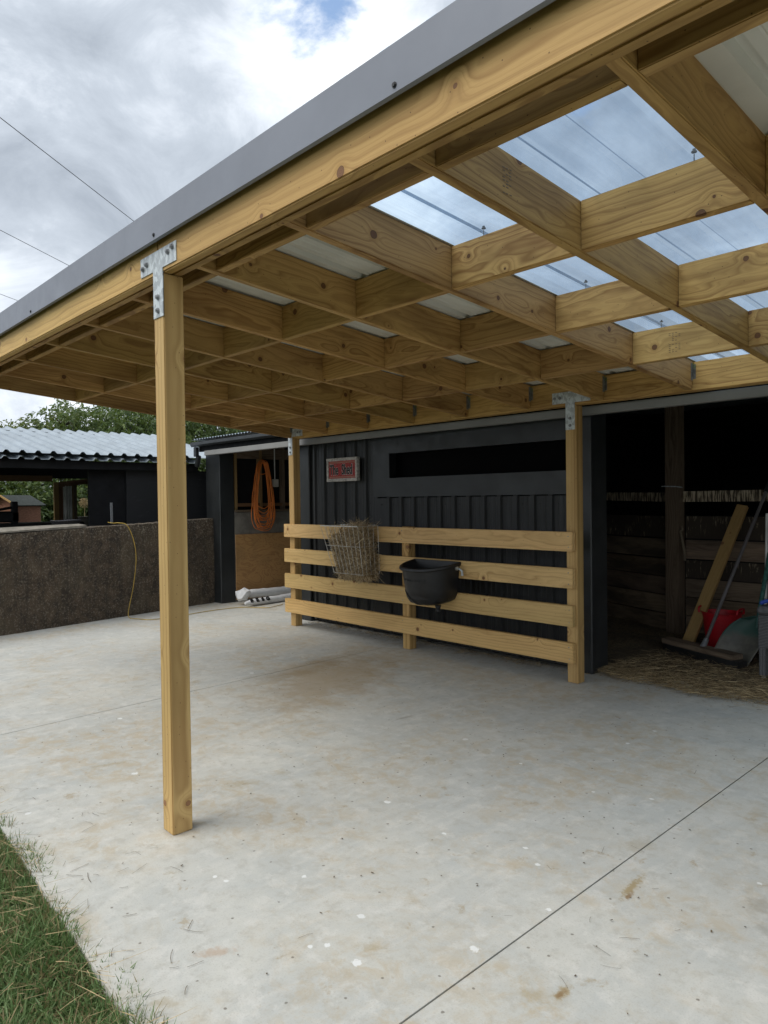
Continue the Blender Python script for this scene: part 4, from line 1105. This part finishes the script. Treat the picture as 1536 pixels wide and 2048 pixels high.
# slab of rendered coping lying on the wall, with things on it
b = bmesh.new()
q = [along(2.05, .02, 0), along(3.15, .02, 0), along(3.15, .30, 0), along(2.0, .30, 0)]
lo_ = [b.verts.new((p.x, p.y, z)) for p, z in zip(q, (1.19, 1.165, 1.165, 1.19))]; hi_ = [b.verts.new((p.x, p.y, z)) for p, z in zip(q, (1.222, 1.18, 1.22, 1.235))]
b.faces.new(lo_[::-1]); b.faces.new(hi_)
for i in range(4): b.faces.new((lo_[i], lo_[(i+1) % 4], hi_[(i+1) % 4], hi_[i]))
tag(from_bm('coping_slab', b, plain('pale_mortar', (.22, .20, .165), .95, 0, .3, 14, .4)), 'pale mortar slab lying along the top of the mossy wall', 'coping')
b = bmesh.new()
for i in range(4):
    P = []
    for k in range(13): an = 2*math.pi*k/12; P.append((-9.62+.09*math.cos(an)+.01*i, 3.30+(.16+.01*i)*math.sin(an), 1.236+.014*i+.004*math.sin(3*an)))
    tube(b, catmull(P, 3), .008, 6)
tag(from_bm('cable_coil', b, M_cable, None, True), 'black cable coil lying on the pale coping slab', 'cable')
b = bmesh.new()
ys_ = catmull([(-9.50, 3.80, 1.30-.06), (-9.36, 3.815, 1.232), (-9.27, 3.85, 1.235), (-9.20, 3.93, 1.20), (-9.165, 4.00, 1.0), (-9.15, 4.02, .75), (-9.16, 3.98, .4), (-9.17, 3.92, .12), (-9.12, 3.90, .012), (-8.95, 3.94, .008), (-8.76, 4.05, .008), (-8.76, 4.4, .008), (-8.85, 4.8, .008), (-8.87, 5.2, .008), (-8.80, 5.42, .008), (-8.70, 5.50, .008), (-8.5, 5.62, .012), (-8.62, 5.95, .010)], 8)
tube(b, ys_, .0048, 7); tag(from_bm('extension_cord', b, M_yellow, None, True), 'yellow cord draped over the mossy wall and across the slab', 'cord')

# ------------------------------------------------------------------ carport beyond the wall
cp = empty('carport', (-11.3, 2.5, 0), 'low black carport with a ribbed zinc roof behind the mossy wall', 'carport')
def zc(x): return 2.105+.212*(-9.95-x)
pr = rib_profile(-4.5, 6.1, .19, .034, .03, .09, .05, False)
extrude_profile('roof', pr, lambda s, d: ((-9.95, s, zc(-9.95)+d+.05), (-12.7, s, zc(-12.7)+d+.03)), M_zinc, cp)
pr = rib_profile(-4.5, 5.42, .19, .034, .03, .09, .02, False)
extrude_profile('eave_sheet', pr, lambda s, d: ((-9.90, s, 2.07+d), (-10.4, s, zc(-10.4)+d-.015)), M_zinc, cp)
extrude_profile('roof', rib_profile(-4.5, 6.1, .19, .034, .03, .09, .05, False), lambda s, d: ((-12.7, s, zc(-12.7)+d+.03), (-13.25, s, 2.58+d)), M_zinc, cp)
timber('fascia', (-10.06, -4.5, 2.015), (-10.06, 5.42, 2.015), .04, .11, M_black, cp)
box('wall_panel', (-10.24, 4.36, 0), (-10.20, 7.4, 1.97), M_blackply, cp)
dr = box('door', (-10.30, 3.84, 0), (-10.245, 4.375, 1.97), M_black, cp)
box('handle', (-10.258, 4.13, 1.20), (-10.225, 4.165, 1.50), M_bolt, dr, .004)
box('wall_panel', (-13.0, 4.90, 0), (-10.3, 4.94, 1.95), M_black, cp)
for y in (-4.0, .5): timber('post', (-10.1, y, 0), (-10.1, y, 1.96), .1, .1, M_old, cp, (0, 1, 0))
timber('post', (-12.95, 4.295, 0), (-12.95, 4.295, 1.86), .035, .08, M_tan, cp, (0, 1, 0))
timber('post', (-13.0, 4.365, 0), (-13.0, 4.365, 1.86), .10, .09, M_brown, cp, (0, 1, 0))
timber('post', (-12.98, 4.575, 0), (-12.98, 4.575, 1.86), .04, .035, M_tan, cp, (0, 1, 0))
timber('post', (-12.99, 4.625, 0), (-12.99, 4.625, 1.9), .06, .05, M_old, cp, (0, 1, 0))
timber('rafter', (-12.97, 4.30, 1.815), (-12.97, 5.0, 1.90), .05, .09, M_brown, cp)
box('back_panel', (-13.09, -4.4, 1.93), (-13.06, 4.9, 2.60), M_black, cp, 0)
timber('rafter', (-13.0, -4.4, 1.925), (-13.0, 4.25, 1.925), .06, .10, M_brown, cp)
extrude_profile('sheet_panel', rib_profile(4.39, 4.56, .045, .03, .012, .03, .0, False), lambda s, d: ((-12.96+d, s, 1.08), (-12.96+d, s, 1.80)), M_palepost, cp)
for x in (-10.6, -11.2, -11.8, -12.4): timber('purlin', (x, -4.4, zc(x)+.0), (x, 4.9, zc(x)+.0), .045, .07, M_black, cp)
box('low_wall', (-13.1, 4.66, 0), (-12.9, 5.4, 1.26), plain('grey_block', (.16, .15, .135), .95, 0, .25, 6, .3), cp)
# clutter under the carport
bt = empty('workbench', (-11.6, 3.3, 0), 'black cluttered bench under the carport behind the wall', 'bench')
box('top', (-12.2, 2.0, 1.12), (-11.3, 4.15, 1.21), M_black, bt)
for x in (-12.1, -11.4):
    for y in (2.1, 4.05): box('leg', (x-.03, y-.03, 0), (x+.03, y+.03, 1.12), M_black, bt)
kb = bmesh.new(); box_bm(.5, .42, .16, .02, kb, (-11.7, 3.06, 1.31)); box_bm(.10, .08, .35, .01, kb, (-11.5, 3.22, 1.36)); tube(kb, [(-11.5, 2.6, 1.40), (-11.5, 2.95, 1.405), (-11.5, 3.2, 1.45)], .02, 8)
tag(from_bm('tool_case', kb, M_black), 'black tool case with a bar standing on the carport bench', 'case')
# hutch
hu = empty('hutch', (0, 0, 0), 'small red-brown timber hutch with a dark felt roof', 'hutch')
box('body', (-.54, 0, .85), (0, .62, 1.49), M_redwood, hu)
for s_ in (1, -1):
    b = bmesh.new(); x0_, x1_ = -.27, -.27+s_*.33
    v_ = [b.verts.new(p) for p in ((x0_, -.05, 1.645), (x0_, .69, 1.645), (x1_, .69, 1.465), (x1_, -.05, 1.465))]; b.faces.new(v_)
    ro = from_bm('roof', b, M_asph, hu); md = ro.modifiers.new('s', 'SOLIDIFY'); md.thickness = .02; md.offset = 0
    timber('bargeboard', (x0_, -.065, 1.645), (x1_, -.065, 1.462), .02, .03, M_rail, hu, (0, 0, 1))
b = bmesh.new(); v_ = [b.verts.new(p) for p in ((-.53, .01, 1.49), (-.01, .01, 1.49), (-.27, .01, 1.625))]; v2_ = [b.verts.new((p.co.x, p.co.y+.03, p.co.z)) for p in v_]; b.faces.new(v_); b.faces.new(v2_[::-1])
for i in range(3): b.faces.new((v_[i], v_[(i+1) % 3], v2_[(i+1) % 3], v2_[i]))
from_bm('gable', b, M_redwood, hu)
for x in (-.51, -.03):
    for y in (.03, .59): box('leg', (x-.025, y-.025, 0), (x+.025, y+.025, .85), M_redwood, hu)
hu.location = (-13.45, 3.80, 0); hu.rotation_euler = (0, 0, R(35))

# ------------------------------------------------------------------ trees
def tree(name, base, H, crown, mat, label, cat='tree', n_tw=1800, leaf=(.07, .13), wid=.018, group=None, seed=1, droop=.5, per=14):
    rg = np.random.default_rng(seed); rr = random.Random(seed)
    t = empty(name, base, label, cat, group); bx, by, bz = base
    b = bmesh.new(); tips = []
    tube(b, catmull([(bx, by, bz), (bx+.08, by-.05, bz+H*.25), (bx+.02, by+.06, bz+H*.5)], 4), [.16-.008*i for i in range(9)], 8)
    cl = []
    for (cx, cy, cz, rx, ry, rz) in crown:
        s = Vector((bx, by, bz+H*rr.uniform(.3, .5))); e = Vector((cx, cy, cz))
        m = s.lerp(e, .5)+Vector((rr.uniform(-.2, .2), rr.uniform(-.2, .2), .2))
        tube(b, catmull([s, m, e], 4), [.075-.007*i for i in range(9)], 6)
        for q in range(9):
            dv = Vector((rr.gauss(0, 1), rr.gauss(0, 1), rr.gauss(.2, .8))).normalized(); f = e+Vector((dv.x*rx, dv.y*ry, dv.z*rz))*.85
            tube(b, [e, e.lerp(f, .5)+Vector((0, 0, .08)), f], [.022, .014, .005], 5)
    from_bm('trunk', b, M_bark, t, True)
    P = []; D = []; tot = sum(c[3]*c[4] for c in crown)
    for (cx, cy, cz, rx, ry, rz) in crown:
        n = int(n_tw*rx*ry/tot); v = rg.normal(size=(n, 3)); v /= np.linalg.norm(v, axis=1, keepdims=True)
        r = rg.random(n)**(1/2.4)*(1+.22*np.sin(v[:, 0]*5+seed)*np.cos(v[:, 1]*6+v[:, 2]*4))
        P.append(np.array([cx, cy, cz])+v*r[:, None]*np.array([rx, ry, rz])); D.append(v)
    P = np.concatenate(P); D = np.concatenate(D); D[:, 2] -= .25
    n = len(P); D += rg.normal(0, .5, (n, 3)); D /= np.linalg.norm(D, axis=1, keepdims=True)
    tl = rg.uniform(.22, .5, n)
    Vs = []; ti = np.repeat(np.arange(n), per); k = np.tile(np.linspace(.05, 1, per), n)
    base_p = P[ti]+D[ti]*(tl[ti]*k)[:, None]; base_p[:, 2] -= (tl[ti]*k*k*.35)
    ld = D[ti]*.6+rg.normal(0, .55, (len(ti), 3)); ld[:, 2] -= droop; ld /= np.linalg.norm(ld, axis=1, keepdims=True)
    L = rg.uniform(*leaf, len(ti)); side = np.cross(ld, rg.normal(size=ld.shape)); side /= np.linalg.norm(side, axis=1, keepdims=True)
    w = wid*rg.uniform(.7, 1.2, len(ti))
    mid = base_p+ld*(L*.45)[:, None]; tip = base_p+ld*L[:, None]; tip[:, 2] -= L*.12
    V = np.stack([base_p, mid+side*w[:, None], tip, mid-side*w[:, None]], 1).reshape(-1, 3)
    F = (np.arange(len(ti))*4)[:, None]+np.array([[0, 1, 2, 3]])
    mesh_np('crown', V, F, mat, t)
tree('leafy_tree', (-17.2, 8.3, -.05), 4.2, [(-16.6, 6.6, 2.9, 1.1, 1.2, .95), (-17.0, 8.2, 3.2, 1.5, 1.4, 1.2), (-16.4, 7.5, 2.5, 1.0, 1.4, .7), (-17.5, 9.8, 3.2, 1.4, 1.2, 1.2), (-16.2, 5.55, 3.15, .45, .55, .45)], M_leafA, 'tall leafy tree rising behind the carport roof', n_tw=4200, seed=3)
tree('leafy_tree', (-16.9, 11.6, -.05), 4.4, [(-16.6, 11.0, 3.0, 1.3, 1.4, 1.0), (-16.9, 12.6, 3.4, 1.5, 1.5, 1.2), (-16.2, 10.2, 2.6, .8, .9, .7)], M_leafC, 'dark leafy tree behind the eave of the shed', n_tw=2600, seed=5)
tree('small_tree', (-17.0, 4.2, -.05), 3.2, [(-16.6, 4.7, 2.65, .8, .9, .42), (-16.9, 3.6, 2.5, .9, .9, .5), (-16.5, 5.5, 2.5, .7, .8, .7)], M_leafB, 'yellow-green small tree at the left edge behind the carport', n_tw=2000, seed=8, leaf=(.06, .1))
tree('shrub', (-15.6, 5.3, -.05), 1.6, [(-15.6, 4.4, 1.35, .6, .9, .6), (-15.6, 5.9, 1.35, .6, .9, .75), (-15.9, 3.2, 1.2, .7, .9, .6)], M_leafA, 'green shrub seen through the open carport', 'shrub', n_tw=2600, seed=9, leaf=(.07, .12), wid=.022)
tree('shrub', (-16.4, 7.6, -.05), 1.8, [(-16.3, 7.2, 1.2, .9, 1.2, .9), (-16.6, 2.0, 1.6, .9, 1.4, .9)], M_leafB, 'paler shrub behind the carport opening', 'shrub', n_tw=2200, seed=10)
# round seed head seen past the carport posts
b = bmesh.new(); c0 = Vector((-13.9, 5.12, 1.50)); rr = random.Random(2)
for i in range(170):
    v = Vector((rr.gauss(0, 1), rr.gauss(0, 1), rr.gauss(0, 1))).normalized(); e = c0+v*rr.uniform(.06, .095); tube(b, [c0, e], .0012, 3, False); tube(b, [e, e+v*.012], [.008, .003], 4)
tube(b, [c0, c0-Vector((0, 0, 1.5))], .006, 5)
tag(from_bm('seed_head', b, M_strawpale), 'round pale seed head in the gap beside the carport wall', 'seed head')

# ------------------------------------------------------------------ overhead lines
def ray(px, py): return f_ + r2*(px-768)/1449.45 - u2*(py-1024)/1449.45
def wire(pa, pb, h, label):
    A, B = [Vector((0, 0, 1.5))+ray(*p)*((h-1.5)/ray(*p).z) for p in (pa, pb)]
    d = (B-A); b = bmesh.new(); tube(b, [A-d*6, A, B, B+d*6], .0055, 5)
    tag(from_bm('overhead_wire', b, M_cable, None, True), label, 'wire', 'overhead wires')
wire((0, 235), (280, 452), 6.5, 'topmost thin overhead wire against the grey cloud')
wire((0, 460), (155, 540), 6.5, 'middle thin overhead wire across the left sky')
wire((0, 588), (45, 605), 6.3, 'lowest thin overhead wire at the left edge of the sky')
